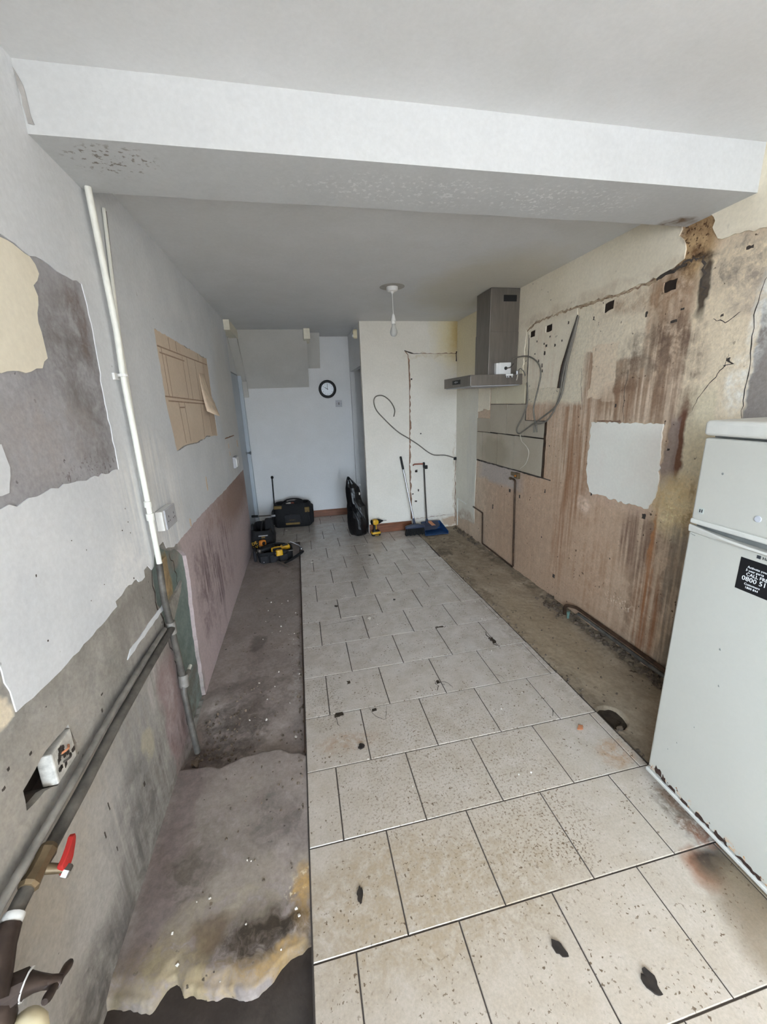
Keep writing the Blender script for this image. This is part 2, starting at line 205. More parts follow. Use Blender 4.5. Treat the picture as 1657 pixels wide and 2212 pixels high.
M['cream_tile'] = surface('cream_tile', C(212, 204, 180, K), C(204, 194, 168, K), rough=.5, bump=.04, grain=.04)
M['steel'] = plain('steel', C(132, 126, 120), .42, .8, var=.1, scale=5, stretch=(8, 8, 1))
M['steel_bright'] = plain('steel_bright', C(176, 176, 178), .28, .95, var=.06)
M['black'] = plain('black', C(16, 16, 18), .55, var=.2)
M['black_matte'] = plain('black_matte', C(18, 18, 20), .85, var=.25, scale=60, bump=.3)
M['nylon'] = plain('nylon', C(20, 20, 23), .8, var=.3, scale=90, bump=.4)
M['nylon_grey'] = plain('nylon_grey', C(38, 38, 42), .8, var=.2, scale=90, bump=.3)
M['bin_plastic'] = plain('bin_plastic', C(10, 10, 13), .34, var=.2, scale=14, bump=.5)
M['tool_yellow'] = plain('tool_yellow', C(226, 174, 36), .45, var=.08)
M['tan_trim'] = plain('tan_trim', C(120, 96, 48), .7, var=.12)
M['orange'] = plain('orange', C(210, 128, 44), .5)
M['blue_plastic'] = plain('blue_plastic', C(30, 66, 112), .4)
M['navy'] = plain('navy', C(44, 52, 74), .5)
M['copper_label'] = plain('copper_label', C(196, 130, 92), .5)
M['red_brown'] = plain('red_brown', C(150, 84, 66), .6)
M['white_plastic'] = plain('white_plastic', C(224, 223, 220, 1.1), .4, var=.03)
M['grey_plastic'] = plain('grey_plastic', C(178, 178, 182, 1.1), .5, var=.03)
M['cream_plastic'] = plain('cream_plastic', C(224, 212, 178, 1.1), .4, var=.04)
M['pipe_white'] = plain('pipe_white', C(226, 226, 218, 1.15), .45, var=.06, scale=18, bump=.2)
M['pipe_grey'] = plain('pipe_grey', C(140, 136, 130), .6, .05, var=.3, scale=14, bump=.4)
M['pipe_dark'] = plain('pipe_dark', C(100, 96, 90), .5, .1, var=.35, scale=16, bump=.4)
M['copper_old'] = plain('copper_old', C(84, 64, 50), .5, .5, var=.35, scale=18, bump=.2)
M['verdigris'] = plain('verdigris', C(110, 140, 132), .7, .1, var=.2)
M['brass'] = plain('brass', C(126, 108, 82), .45, .5, var=.2)
M['bronze'] = plain('bronze', C(74, 62, 56), .45, .5, var=.25, scale=20)
M['ptfe'] = plain('ptfe', C(226, 226, 224), .6, var=.03)
M['red_plastic'] = plain('red_plastic', C(182, 42, 38), .45, var=.06)
M['cable_grey'] = plain('cable_grey', C(122, 116, 106), .6, var=.12)
M['cable_dark'] = plain('cable_dark', C(74, 68, 62), .6, var=.12)
M['cable_white'] = plain('cable_white', C(214, 206, 190), .6, var=.06)
M['fridge_white'] = surface('fridge_white', C(206, 203, 192, .8), C(203, 200, 189, .8), [
    ((.98, .05), (.1, .016), C(40, 28, 22), 1.0, 'blot', 2, .3), ((.8, .05), (.12, .012), C(40, 28, 22), 1.0, 'blot', 2, .3), ((.66, .05), (.08, .01), C(44, 30, 22), 1.0, 'blot', 2, .3),
    ((.88, .06), (.24, .03), C(196, 150, 104), .8, 'speck', 2, .6)], rough=.32, bump=.015, grain=.015, warp=.012, spots=(C(120, 116, 108), 11.0, .775, .8), spec=.5)
M['fridge_trim'] = plain('fridge_trim', C(210, 207, 198, .9), .4, var=.03)
M['gasket'] = plain('gasket', C(120, 120, 116), .7, var=.06)
M['sticker_black'] = plain('sticker_black', C(22, 22, 24), .4, var=.05)
M['ink_white'] = plain('ink_white', C(226, 226, 226), .6, var=.01)
M['ink_dark'] = plain('ink_dark', C(50, 52, 56), .6, var=.01)
M['clock_face'] = plain('clock_face', C(224, 230, 238, 1.1), .3, var=.01)
M['leaf_dark'] = plain('leaf_dark', C(44, 36, 30), .8, var=.3, scale=60)
M['rubble'] = plain('rubble', C(112, 98, 84), .95, var=.35, scale=30)
M['chalk'] = plain('chalk', C(216, 210, 200), .9, var=.05)
g_ = bpy.data.materials.new('bulb_glass'); g_.use_nodes = True; _b = g_.node_tree.nodes['Principled BSDF']
_b.inputs['Base Color'].default_value = C(232, 232, 228); _b.inputs['Roughness'].default_value = .15; _b.inputs['Transmission Weight'].default_value = .55; _b.inputs['IOR'].default_value = 1.3
M['bulb_glass'] = g_

# ------------------------------------------------------------------ builders
PM = {}
def thing(name, label, cat, loc=(0, 0, 0), rotz=0.0, group=None, kind=None, rot=None):
    o = bpy.data.objects.new(name, None); COL.objects.link(o); o.empty_display_size = .05
    o.location = loc; o.rotation_euler = rot if rot else (0, 0, rotz); tag(o, label, cat, group, kind)
    PM[o.name] = Matrix.Translation(Vector(loc)) @ o.rotation_euler.to_matrix().to_4x4(); return o
def tag(o, label=None, cat=None, group=None, kind=None):
    if label: o['label'] = label
    if cat: o['category'] = cat
    if group: o['group'] = group
    if kind: o['kind'] = kind
    return o
def link(name, me, mat, parent=None, local=False):
    o = bpy.data.objects.new(name, me); COL.objects.link(o)
    if mat is not None and not me.materials: me.materials.append(mat if not isinstance(mat, str) else M[mat])
    if parent:
        o.parent = parent
        if not local and parent.name in PM: o.matrix_parent_inverse = PM[parent.name].inverted()
    return o
def spline(pts, n=6, closed=False):
    P = [Vector(p) for p in pts]; out = []
    for i in range(len(P)-1):
        a, b, c, d = P[max(i-1, 0)], P[i], P[i+1], P[min(i+2, len(P)-1)]
        for k in range(n):
            t = k/n; out.append(.5*((2*b)+(c-a)*t+(2*a-5*b+4*c-d)*t*t+(3*b-a-3*c+d)*t**3))
    out.append(P[-1]); return out
class MB:
    def __init__(s): s.v = []; s.f = []; s.mi = []
    def add(s, v, f, T=None, mi=0):
        k = len(s.v); s.v += [tuple(T @ Vector(p)) if T else tuple(p) for p in v]
        s.f += [tuple(i+k for i in q) for q in f]; s.mi += [mi]*len(f); return s
    def box(s, lo, hi, T=None):
        x0, y0, z0 = lo; x1, y1, z1 = hi
        v = [(x0, y0, z0), (x1, y0, z0), (x1, y1, z0), (x0, y1, z0), (x0, y0, z1), (x1, y0, z1), (x1, y1, z1), (x0, y1, z1)]
        return s.add(v, [(0, 3, 2, 1), (4, 5, 6, 7), (0, 1, 5, 4), (1, 2, 6, 5), (2, 3, 7, 6), (3, 0, 4, 7)], T)
    def rings(s, R, cap0=True, cap1=True, T=None):
        n = len(R[0]); v = [p for r in R for p in r]; f = []
        for i in range(len(R)-1):
            for j in range(n): f.append((i*n+j, i*n+(j+1) % n, (i+1)*n+(j+1) % n, (i+1)*n+j))
        if cap0: f.append(tuple(range(n-1, -1, -1)))
        if cap1: f.append(tuple((len(R)-1)*n+j for j in range(n)))
        return s.add(v, f, T)
    def lathe(s, prof, T=None, n=16, cap=True):
        return s.rings([[(r*math.cos(2*PI*j/n), r*math.sin(2*PI*j/n), z) for j in range(n)] for r, z in prof], cap, cap, T)
    def tube(s, path, r, n=8, T=None):
        P = [Vector(p) for p in path]; rr = r if isinstance(r, (list, tuple)) else [r]*len(P); R = []; up = None
        for i, p in enumerate(P):
            t = (P[min(i+1, len(P)-1)]-P[max(i-1, 0)]); t = t.normalized() if t.length > 1e-9 else Vector((0, 0, 1))
            if up is None: up = t.orthogonal().normalized()
            up = (up-t*up.dot(t)); up = up.normalized() if up.length > 1e-6 else t.orthogonal().normalized()
            w = t.cross(up); R.append([tuple(p+(up*math.cos(2*PI*j/n)+w*math.sin(2*PI*j/n))*rr[i]) for j in range(n)])
        return s.rings(R, True, True, T)
    def prism(s, poly, h0, h1, T=None):
        """2-d outline (may be concave) in local xy between z=h0 and z=h1"""
        return s.layer([poly], lambda a, b, o: (a, b, o), h0, h1, T)
    def layer(s, loops, fn, o0, o1, T=None, sides=True):
        """outline with holes on a surface given by fn(u,v,offset), a skin from offset o0 (back) to o1 (front)"""
        flat = [p for L in loops for p in L]
        tri = tessellate_polygon([[Vector((a, b, 0)) for a, b in L] for L in loops])
        nrm = [fn(*flat[i], o1) for i in tri[0]]
        v = [fn(a, b, o1) for a, b in flat]; n = len(v); f = [tuple(t) for t in tri]
        v2 = [fn(a, b, o0) for a, b in flat]
        k0 = 0; sf = []
        for L in loops:
            m = len(L)
            for j in range(m): a, b = k0+j, k0+(j+1) % m; sf.append((a, b, n+b, n+a))
            k0 += m
        s.add(v+v2, f+(sf if sides else []), T); return s
    def build(s, name, mat, parent=None, smooth=None, bevel=0.0, seg=2, local=False, sub=0):
        me = bpy.data.meshes.new(name); me.from_pydata(s.v, [], s.f); me.update()
        o = link(name, me, mat, parent, local)
        if smooth is not None:
            for p in me.polygons: p.use_smooth = True
            me.set_sharp_from_angle(angle=math.radians(smooth))
        if bevel:
            b = o.modifiers.new('bevel', 'BEVEL'); b.width = bevel; b.segments = seg; b.limit_method = 'ANGLE'; b.angle_limit = math.radians(40)
        if sub: q = o.modifiers.new('sub', 'SUBSURF'); q.levels = sub; q.render_levels = sub
        return o
def mesh_fix(o):
    import bmesh
    bm = bmesh.new(); bm.from_mesh(o.data); bmesh.ops.recalc_face_normals(bm, faces=bm.faces); bm.to_mesh(o.data); bm.free(); return o
def ragged(poly, amp=.008, step=.03, seed=1, closed=True):
    rnd = random.Random(seed); out = []; n = len(poly)
    for i in range(n if closed else n-1):
        a = Vector(poly[i]); b = Vector(poly[(i+1) % n]); L = (b-a).length; k = max(1, int(L/step)); nr = Vector((-(b-a).y, (b-a).x)).normalized() if L > 0 else Vector((0, 0))
        for j in range(k):
            p = a.lerp(b, j/k); out.append(tuple(p+nr*rnd.uniform(-amp, amp)))
    if not closed: out.append(tuple(poly[-1]))
    return out
def rrect(w, d, r, n=4, cx=0, cy=0):
    out = []; r = min(r, w/2-.0005, d/2-.0005)
    for sx, sy, a0 in ((1, 1, 0), (-1, 1, PI/2), (-1, -1, PI), (1, -1, 1.5*PI)):
        for k in range(n+1):
            a = a0+k/n*PI/2; out.append((cx+sx*(w/2-r)+r*math.cos(a), cy+sy*(d/2-r)+r*math.sin(a)))
    return out
def text_mesh(name, txt, size, mat, T, parent, local=False, ext=.0004):
    cu = bpy.data.curves.new(name, 'FONT'); cu.body = txt; cu.size = size; cu.extrude = ext; cu.resolution_u = 2
    tmp = bpy.data.objects.new('tmp', cu); COL.objects.link(tmp)
    dg = bpy.context.evaluated_depsgraph_get(); me = bpy.data.meshes.new_from_object(tmp.evaluated_get(dg)); bpy.data.objects.remove(tmp)
    me.transform(T); me.materials.clear(); me.name = name; return link(name, me, mat, parent, local)
def frame(o, x, y, z): return Matrix(((x[0], y[0], z[0], o[0]), (x[1], y[1], z[1], o[1]), (x[2], y[2], z[2], o[2]), (0, 0, 0, 1)))
def struct(o): o['kind'] = 'structure'; return o

# ------------------------------------------------------------------ room shell
XR = 1.945; ZC = 2.49; ZF = 2.55; YP = 4.77; YB = 5.80
LWf = lambda y, z, o: (-.692+.008*y+o, y, z)
RWf = lambda y, z, o: (XR-o, y, z)
PTf = lambda x, z, o: (x, YP-o, z)
BKf = lambda x, z, o: (x, YB-o, z)

def crackline(pts, w, wall, fn, off, name='crack', mat='dark_cavity', seed=1, n=5):
    P = spline([(a, b, 0) for a, b in pts], n); rnd = random.Random(seed); Lf = []; Rt = []
    for i, p in enumerate(P):
        t = (P[min(i+1, len(P)-1)]-P[max(i-1, 0)]).normalized(); nn = Vector((-t.y, t.x, 0)); j = nn*rnd.uniform(-w, w)*1.2; ww = w*(.25+.75*math.sin(PI*(i+.6)/(len(P)+.2)))*rnd.uniform(.6, 1.2)
        Lf.append((p.x+j.x+nn.x*ww/2, p.y+j.y+nn.y*ww/2)); Rt.append((p.x+j.x-nn.x*ww/2, p.y+j.y-nn.y*ww/2))
    v = [fn(a, b, off) for a, b in Lf+Rt]; k = len(Lf); f = [(i, i+1, k+i+1, k+i) for i in range(k-1)]
    return MB().add(v, f).build(name, mat, wall)
# left wall: masonry, plaster skin with the pipe chase and the socket recess cut out of it
added_opening = [(VY0, VZ0), (VY1, VZ0), (VY1, VZ1), (VY0, VZ1)]
wl = struct(MB().layer([[(NEAR, -.12), (YP, -.12), (YP, 2.66), (NEAR, 2.66)], added_opening], LWf, -.16, -.06).build('wall_left', 'dark_cavity'))
chase = ragged([(1.83, -.02), (1.85, .3), (1.84, .6), (1.77, .78), (1.79, .95), (1.86, 1.0), (1.96, .985), (2.06, .93), (2.2, .88), (2.27, .82), (2.26, .67), (2.21, .45), (2.18, .13), (2.17, -.02)], .007, .03, 3)
rec = ragged([(.857, .731), (.866, .781), (.939, .797), (1.056, .789), (1.07, .716), (1.05, .694), (.963, .687), (.92, .715)], .003, .02, 4)
MB().layer([[(NEAR, -.12), (YP, -.12), (YP, 2.66), (NEAR, 2.66)], rec, added_opening], LWf, -.06, -.02).build('old_wall_face', 'old_green', wl)
MB().layer([[(NEAR, -.12), (YP, -.12), (YP, 2.66), (NEAR, 2.66)], chase, rec, added_opening], LWf, -.02, 0).build('plaster', 'left_plaster', wl)
low = [(.5, .95), (.55, 1.3), (.905, 1.25), (.91, 1.065), (.913, .951), (.997, .947), (1.113, .941), (1.204, .941), (1.312, .94), (1.43, .945), (1.432, .962), (1.481, .968), (1.524, .972), (1.625, .965), (1.638, .945), (1.695, .941), (1.703, .972), (1.746, .969), (1.778, .941), (1.81, .942), (1.84, .985), (1.9, 1.004), (1.971, 1.004), (1.995, .964), (2.073, .935), (2.185, .931), (2.342, .934), (2.485, .939), (2.776, .941), (3.524, .926), (YP, .926)]
outl = [(NEAR, 2.655), (NEAR, .95)] + ragged(low, .004, .025, 5, False) + [(YP, 2.655)]
greyh = ragged([(.8, 2.04), (1.309, 2.039), (1.414, 2.031), (1.509, 2.033), (1.607, 2.026), (1.691, 2.03), (1.7, 1.994), (1.698, 1.848), (1.679, 1.661), (1.678, 1.419), (1.672, 1.395), (1.486, 1.397), (1.28, 1.405), (1.212, 1.401), (1.147, 1.401), (1.098, 1.396), (1.048, 1.403), (.8, 1.40)], .005, .025, 6)
brownp = [(2.393, 2.011), (3.61, 1.994), (3.594, 1.766), (3.602, 1.39), (3.2, 1.405), (2.9, 1.385), (2.702, 1.394), (2.428, 1.384), (2.411, 1.454), (2.38, 1.637), (2.39, 1.834)]
MB().layer([outl, greyh, ragged(brownp, .004, .03, 8), added_opening], LWf, 0, .003).build('paint_layer', 'white_paint', wl)
MB().layer([ragged([(.8, 2.036), (1.309, 2.035), (1.414, 2.027), (1.434, 2.012), (1.441, 1.989), (1.4, 1.95), (1.404, 1.926), (1.378, 1.851), (1.385, 1.803), (1.378, 1.761), (1.343, 1.729), (1.288, 1.716), (1.171, 1.703), (.8, 1.70)], .004, .02, 9)], LWf, 0, .003).build('cream_paint_patch', 'cream_old', wl)
MB().layer([ragged([(.8, 1.55), (1.104, 1.54), (1.112, 1.484), (1.085, 1.429), (1.059, 1.427), (.8, 1.43)], .003, .02, 10)], LWf, 0, .003).build('white_paint_patch', 'white_paint', wl)
MB().layer([ragged(brownp, .012, .1, 11)], LWf, 0, .0015).build('plasterboard_face', 'kraft', wl)
mb = MB()
def mline(y0, z0, y1, z1, w=.008):
    a = Vector((y0, z0)); b = Vector((y1, z1)); n = Vector((-(b-a).y, (b-a).x)).normalized()*w/2
    mb.layer([[tuple(a-n), tuple(b-n), tuple(b+n), tuple(a+n)]], LWf, .0015, .002)
for a in [(2.4, 1.93, 3.58, 1.945), (2.42, 1.90, 2.9, 1.905), (2.39, 1.678, 3.58, 1.66), (2.43, 1.655, 3.56, 1.64), (2.46, 1.93, 2.46, 1.68), (2.52, 1.90, 2.52, 1.68), (2.86, 1.93, 2.86, 1.67), (2.97, 1.94, 2.97, 1.67), (3.18, 1.94, 3.18, 1.66), (3.44, 1.95, 3.44, 1.66), (2.62, 1.65, 2.64, 1.41), (2.74, 1.65, 2.75, 1.41), (2.62, 1.62, 2.74, 1.62), (3.17, 1.65, 3.14, 1.41), (3.4, 1.65, 3.4, 1.41), (2.62, 2.0, 2.62, 1.93), (2.76, 2.0, 2.76, 1.94), (3.3, 1.995, 3.3, 1.945)]: mline(*a)
mb.build('marker_lines', 'kraft_line', wl)
# paper peeling off the board in a curl
mb = MB(); R_ = []
for i in range(9):
    t = i/8; z = 1.86-.27*t; w0 = 3.24-.02*t; w1 = 3.40+.20*t if t < .75 else 3.55-.5*(t-.75); row = []
    for j in range(7):
        s_ = j/6; y = w0+(w1-w0)*s_; off = .004+.085*(t**2.2)*math.sin(s_*PI*.8+.25); row.append(LWf(y, z-.04*t*t*math.sin(s_*PI), off))
    R_.append(row)
v = [p for r in R_ for p in r]; f = [(i*7+j, i*7+j+1, (i+1)*7+j+1, (i+1)*7+j) for i in range(8) for j in range(6)]
o = mb.add(v, f).build('peeling_paper', 'kraft_pale', wl, smooth=60); q = o.modifiers.new('solid', 'SOLIDIFY'); q.thickness = .0015
MB().layer([ragged([(1.42, .737), (1.457, .757), (1.827, .752), (1.837, .727)], .003, .03, 12)], LWf, 0, .003).build('white_paint_strip', 'white_paint', wl)
MB().layer([ragged([(1.93, .7), (1.93, .6), (2.1, .68), (2.15, .72)], .004, .03, 13)], LWf, -.02, -.006).build('plaster_lump', 'left_plaster', wl)
MB().box((-.70, 1.93, .74), (-.684, 2.0, .92)).build('timber_block', plain('timber', C(168, 146, 112), .8, var=.2), wl, bevel=.004)
MB().layer([ragged([(3.9, 1.345), (4.42, 1.34), (4.42, 1.33), (3.9, 1.334)], .003, .04, 14)], LWf, .003, .0037).build('cupboard_scar', 'scar', wl)
for y0, z0, y1, z1 in [(2.96, 1.14, 2.99, 1.05), (2.43, .98, 2.455, .935), (4.02, 1.28, 4.06, 1.24), (4.03, 1.2, 4.07, 1.17), (4.55, 1.27, 4.6, 1.2)]:
    MB().layer([ragged([(y0, z1), (y1, z1), (y1, z0), (y0, z0+.01)], .006, .03, int(y0*100))], LWf, .003, .0037).build('plaster_scar', 'kraft', wl)
for pts, w in [([(1.775, .96), (1.765, .8), (1.80, .62), (1.83, .5)], .012), ([(1.86, .98), (1.87, .85), (1.88, .7)], .008), ([(1.835, .45), (1.845, .25), (1.84, .05)], .014), ([(2.02, .93), (2.06, .82), (2.05, .74)], .010)]: crackline(pts, w, wl, LWf, .001, seed=int(w*999))
DOTS = [(y, z, a, a, .003) for y, z, a in [(1.654, 1.246, .007), (1.653, 1.193, .007), (1.592, 1.177, .008), (1.654, 1.148, .007), (1.093, 1.212, .008), (1.335, 1.193, .006), (1.273, 1.245, .006), (1.068, 1.04, .008), (1.293, 1.039, .006), (1.387, 1.051, .005), (1.6, .979, .012)]]
DOTS += [(y, z, a, b, 0.0) for y, z, a, b in [(1.337, .259, .02, .03), (1.121, .419, .008, .05), (1.072, .366, .008, .04), (1.105, .263, .006, .03), (1.231, .745, .02, .01), (.916, .835, .016, .01), (.851, .86, .012, .012), (.825, .834, .018, .01), (1.21, .70, .012, .02)]]
DOTS = [(y, z, a*.55, b*.6, o_) for y, z, a, b, o_ in DOTS]
for y, z, a, b, o_ in DOTS:
    MB().layer([ragged([(y-a/2, z-b/2), (y+a/2, z-b/2), (y+a/2, z+b/2), (y-a/2, z+b/2)], .0012, .004, int(y*977))], LWf, o_-.001, o_+.0007).build('plug_hole', 'dark_cavity', wl)
# end return of the left wall, lintel over the cupboard door, and the added block behind the door
MB().box((-.80, YP-.002, -.1), (-.656, YP+.012, 2.6)).build('wall_end', 'cream_old', wl)
MB().box((-1.0, 4.6, -.2), (-.81, 5.95, 2.66)).build('light_leak_block', 'dark_cavity', wl)  # added out of view to stop light leaking in behind the door
mb = MB().box((-.86, YP, 2.02), (-.70, YB, 2.6)); mb.build('door_lintel', 'back_paint', wl)
d1 = thing('door_1', 'pale grey flush cupboard door in the back left corner', 'door', (-.70, 5.3, 0), kind='structure')
MB().box((-.745, 4.80, .0), (-.705, 5.75, 2.01)).build('door_leaf', 'door_paint', d1, bevel=.003)
MB().box((-.705, 5.70, .0), (-.66, 5.795, 2.02)).build('door_frame', 'door_paint', d1, bevel=.003)
MB().lathe([(.022, 0), (.022, .006), (.009, .008), (.009, .04), (.02, .045), (.022, .06), (.012, .066)], frame((-.705, 5.62, 1.02), (0, 1, 0), (0, 0, 1), (1, 0, 0)), 12).build('door_knob', 'steel_bright', d1, smooth=40)

pocket_shade_mat = plain('pocket_shade', C(48, 36, 28), .9, var=.3)
M['scar_buff'] = surface('scar_buff', C(196, 176, 150, 1.1), C(160, 138, 112), rough=.95, bump=.6, mott=14.0)
# right wall with four pockets where the wall units were fixed
wr = struct(MB().layer([[(NEAR, -.12), (YB+.1, -.12), (YB+.1, 2.66), (NEAR, 2.66)]], RWf, -.2, -.05).build('wall_right', 'dark_cavity'))
def rect(y, z, w, h, sk=0): return [(y-w/2, z-h/2+sk), (y+w/2, z-h/2-sk), (y+w/2, z+h/2-sk), (y-w/2, z+h/2+sk)]
pock = [ragged(rect(3.178, 2.098, .08, .048, .002), .002, .02, 21), ragged(rect(2.954, 2.103, .085, .05, .002), .002, .02, 22), ragged(rect(2.346, 2.122, .08, .052, .004), .004, .02, 23), ragged(rect(1.924, 2.128, .078, .052), .004, .02, 24)]
MB().layer([[(NEAR, -.12), (YP+.1, -.12), (YP+.1, 2.66), (NEAR, 2.66)]]+pock, RWf, -.05, 0).build('plaster', 'right_plaster', wr)
for pk in pock: MB().layer([pk], RWf, -.05, -.008).build('pocket_shade_fill', pocket_shade_mat, wr)  # dark fill set in each pocket in place of its shade
led = [(3.255, 2.13), (3.13, 2.178), (2.81, 2.184), (2.394, 2.177), (2.205, 2.171), (2.009, 2.184), (1.93, 2.198), (1.84, 2.2)]
for i, (a_, b_) in enumerate(zip(led, led[1:])):
    for j in range(2):
        P_ = ragged([a_, b_], .006, .022, 300+i*2+j, False); rq = random.Random(i*7+j); up_ = [(p[0], p[1]+rq.uniform(.0, .009)) for p in P_]; dn_ = [(p[0], p[1]-rq.uniform(.0, .016)*(1-.5*j)) for p in P_]
        MB().layer([up_+dn_[::-1]], RWf, 0, .0055-.002*j).build('plaster_scar', ['scar_buff', 'scar'][j] if i < 5 else 'dark_cavity', wr)
upl = [(YP, 1.72), (YP, 2.655), (NEAR, 2.655), (NEAR, 2.2)] + ragged([(1.3, 2.2), (1.5, 2.235), (1.62, 2.25), (1.68, 2.25), (1.72, 2.3), (1.735, 2.36), (1.76, 2.41), (1.895, 2.41), (1.90, 2.35), (1.883, 2.319), (1.85, 2.27), (1.86, 2.235), (1.914, 2.208), (2.009, 2.192), (2.205, 2.179), (2.394, 2.185), (2.811, 2.193), (3.135, 2.187), (3.264, 2.14), (3.3, 1.72)], .008, .02, 25, False)
MB().layer([upl], RWf, 0, .007).build('paint_layer', 'cream_paint', wr)
MB().layer([ragged([(3.21, 1.669), (3.27, 2.13), (3.13, 2.178), (2.81, 2.183), (2.64, 2.178), (2.625, 2.12), (2.66, 1.968), (2.70, 1.86), (2.775, 1.82), (2.79, 1.668)], .004, .03, 26)]+pock[:2], RWf, 0, .004).build('paint_layer', 'cream_paint', wr)
MB().layer([ragged([(4.165, 1.712), (4.166, 1.433), (4.174, .942), (4.199, .397), (4.187, .178), (4.4, .17), (4.585, .136), (YP, .2), (YP, 1.72)], .004, .03, 27)], RWf, 0, .005).build('paint_layer', 'corner_paint', wr)
MB().layer([ragged([(4.16, 1.715), (4.158, 1.47), (4.05, 1.48), (4.03, 1.5), (3.89, 1.49), (3.885, 1.715)], .004, .03, 28)], RWf, 0, .005).build('paint_layer', 'cream_paint', wr)
MB().layer([ragged([(2.39, 1.424), (1.841, 1.434), (1.832, 1.316), (1.822, 1.155), (1.825, 1.028), (1.861, .949), (2.038, .946), (2.349, .951), (2.388, 1.1), (2.388, 1.289)], .008, .02, 29)], RWf, 0, .008).build('plaster_patch', 'patch_plaster', wr)
MB().layer([ragged([(2.35, 1.435), (2.33, 1.428), (2.14, 1.43), (2.15, 1.442)], .003, .02, 30)], RWf, 0, .006).build('plaster_ridge', 'scar', wr)
MB().layer([[(4.166, .955), (4.166, 1.263), (2.9, 1.274), (2.9, .955)]], RWf, 0, .003).build('tile_bed', 'dark_cavity', wr)
MB().layer([[(3.86, 1.26), (3.865, 1.55), (3.225, 1.545), (3.211, 1.412), (2.903, 1.413), (2.90, 1.27)]], RWf, 0, .003).build('tile_bed', 'dark_cavity', wr)
def wtile(y0, y1, z0, z1, mat='wall_tile', tilt=0.0):
    g = .0035; o = MB().layer([[(y0-g, z0+g), (y0-g, z1-g+tilt), (y1+g, z1-g), (y1+g, z0+g-tilt)]], RWf, .001, .009).build('wall_tile', mat, wr); mesh_fix(o); return o
for a in [(4.166, 4.022, .955, 1.262), (4.022, 3.688, .955, 1.265), (3.688, 3.368, .955, 1.268), (3.368, 2.915, .958, 1.271), (4.163, 3.86, 1.265, 1.408), (3.86, 3.52, 1.269, 1.548), (3.52, 3.213, 1.272, 1.546), (3.213, 2.917, 1.275, 1.411)]: wtile(*a)
wtile(3.86, 3.722, 1.551, 1.71, 'cream_tile'); wtile(3.722, 3.232, 1.549, 1.71, 'cream_tile')
MB().layer([ragged([(2.914, .955), (2.914, 1.41), (2.896, 1.41), (2.893, .955)], .003, .04, 31)], RWf, 0, .009).build('tile_edge_strip', 'copper_old', wr)
MB().layer([ragged([(4.166, .952), (4.166, .94), (3.3, .946), (2.8, .948), (2.8, .956), (3.3, .956)], .003, .03, 32)], RWf, 0, .006).build('worktop_scar', 'dark_cavity', wr)
MB().layer([ragged([(3.208, 1.41), (3.216, 1.7), (3.225, 2.1), (3.218, 2.1), (3.206, 1.7), (3.20, 1.402), (2.91, 1.408), (2.91, 1.416)], .002, .05, 33)], RWf, .004, .006).build('adhesive_line', 'cable_dark', wr)
crackline([(1.452, 2.06), (1.472, 1.976), (1.476, 1.849), (1.459, 1.684), (1.455, 1.55), (1.45, 1.466)], .005, wr, RWf, .0008, seed=2)
crackline([(1.66, 1.92), (1.6, 1.9), (1.54, 1.93)], .005, wr, RWf, .0008, seed=3)
crackline([(1.56, 1.76), (1.565, 1.72), (1.6, 1.66), (1.66, 1.58), (1.69, 1.5)], .004, wr, RWf, .0008, seed=4)
crackline([(1.545, 1.74), (1.552, 1.70)], .016, wr, RWf, .001, seed=5)
crackline([(1.78, 2.215), (1.75, 2.17), (1.74, 2.1), (1.725, 2.02)], .014, wr, RWf, .001, seed=6)
crackline([(1.9, 2.2), (1.83, 2.205), (1.78, 2.215)], .014, wr, RWf, .001, seed=7)
crackline([(2.55, 1.78), (2.52, 1.6), (2.5, 1.5)], .004, wr, RWf, .0008, seed=8)
crackline([(2.135, 1.75), (2.14, 1.55), (2.12, 1.44)], .005, wr, RWf, .0008, seed=9)
for y, z, a, b in [(3.0, 2.0, .012, .012), (2.985, 1.93, .018, .03), (3.01, 1.84, .012, .03), (3.0, 1.80, .012, .02), (2.93, 2.04, .010, .014), (3.1, 2.03, .01, .014), (3.12, 1.94, .014, .01), (2.86, 1.97, .016, .016), (2.72, 2.1, .010, .02), (2.47, 2.08, .01, .02), (2.2, 1.53, .01, .02), (1.83, 2.0, .02, .01), (1.87, 1.95, .04, .012), (3.75, .5, .02, .05), (2.33, .945, .012, .03), (1.885, .9, .025, .03), (2.66, .18, .03, .03), (3.24, .72, .02, .03), (2.86, .85, .012, .03), (2.86, .45, .012, .012), (2.1, .55, .008, .008), (1.79, 1.3, .012, .012), (3.02, 1.76, .02, .03), (2.97, 1.98, .02, .02), (2.78, 1.99, .012, .014), (3.06, 1.88, .012, .02), (2.05, 2.02, .014, .03), (3.42, .74, .03, .03), (1.62, 1.93, .012, .012), (1.55, 2.18, .03, .012)]:
    MB().layer([ragged([(y-a/2, z-b/2), (y+a/2, z-b/2), (y+a/2, z+b/2), (y-a/2, z+b/2)], .003, .008, int(y*999))], RWf, 0, .0052 if y > 2.7 and z > 1.6 else .0008).build('plug_hole', 'dark_cavity', wr)

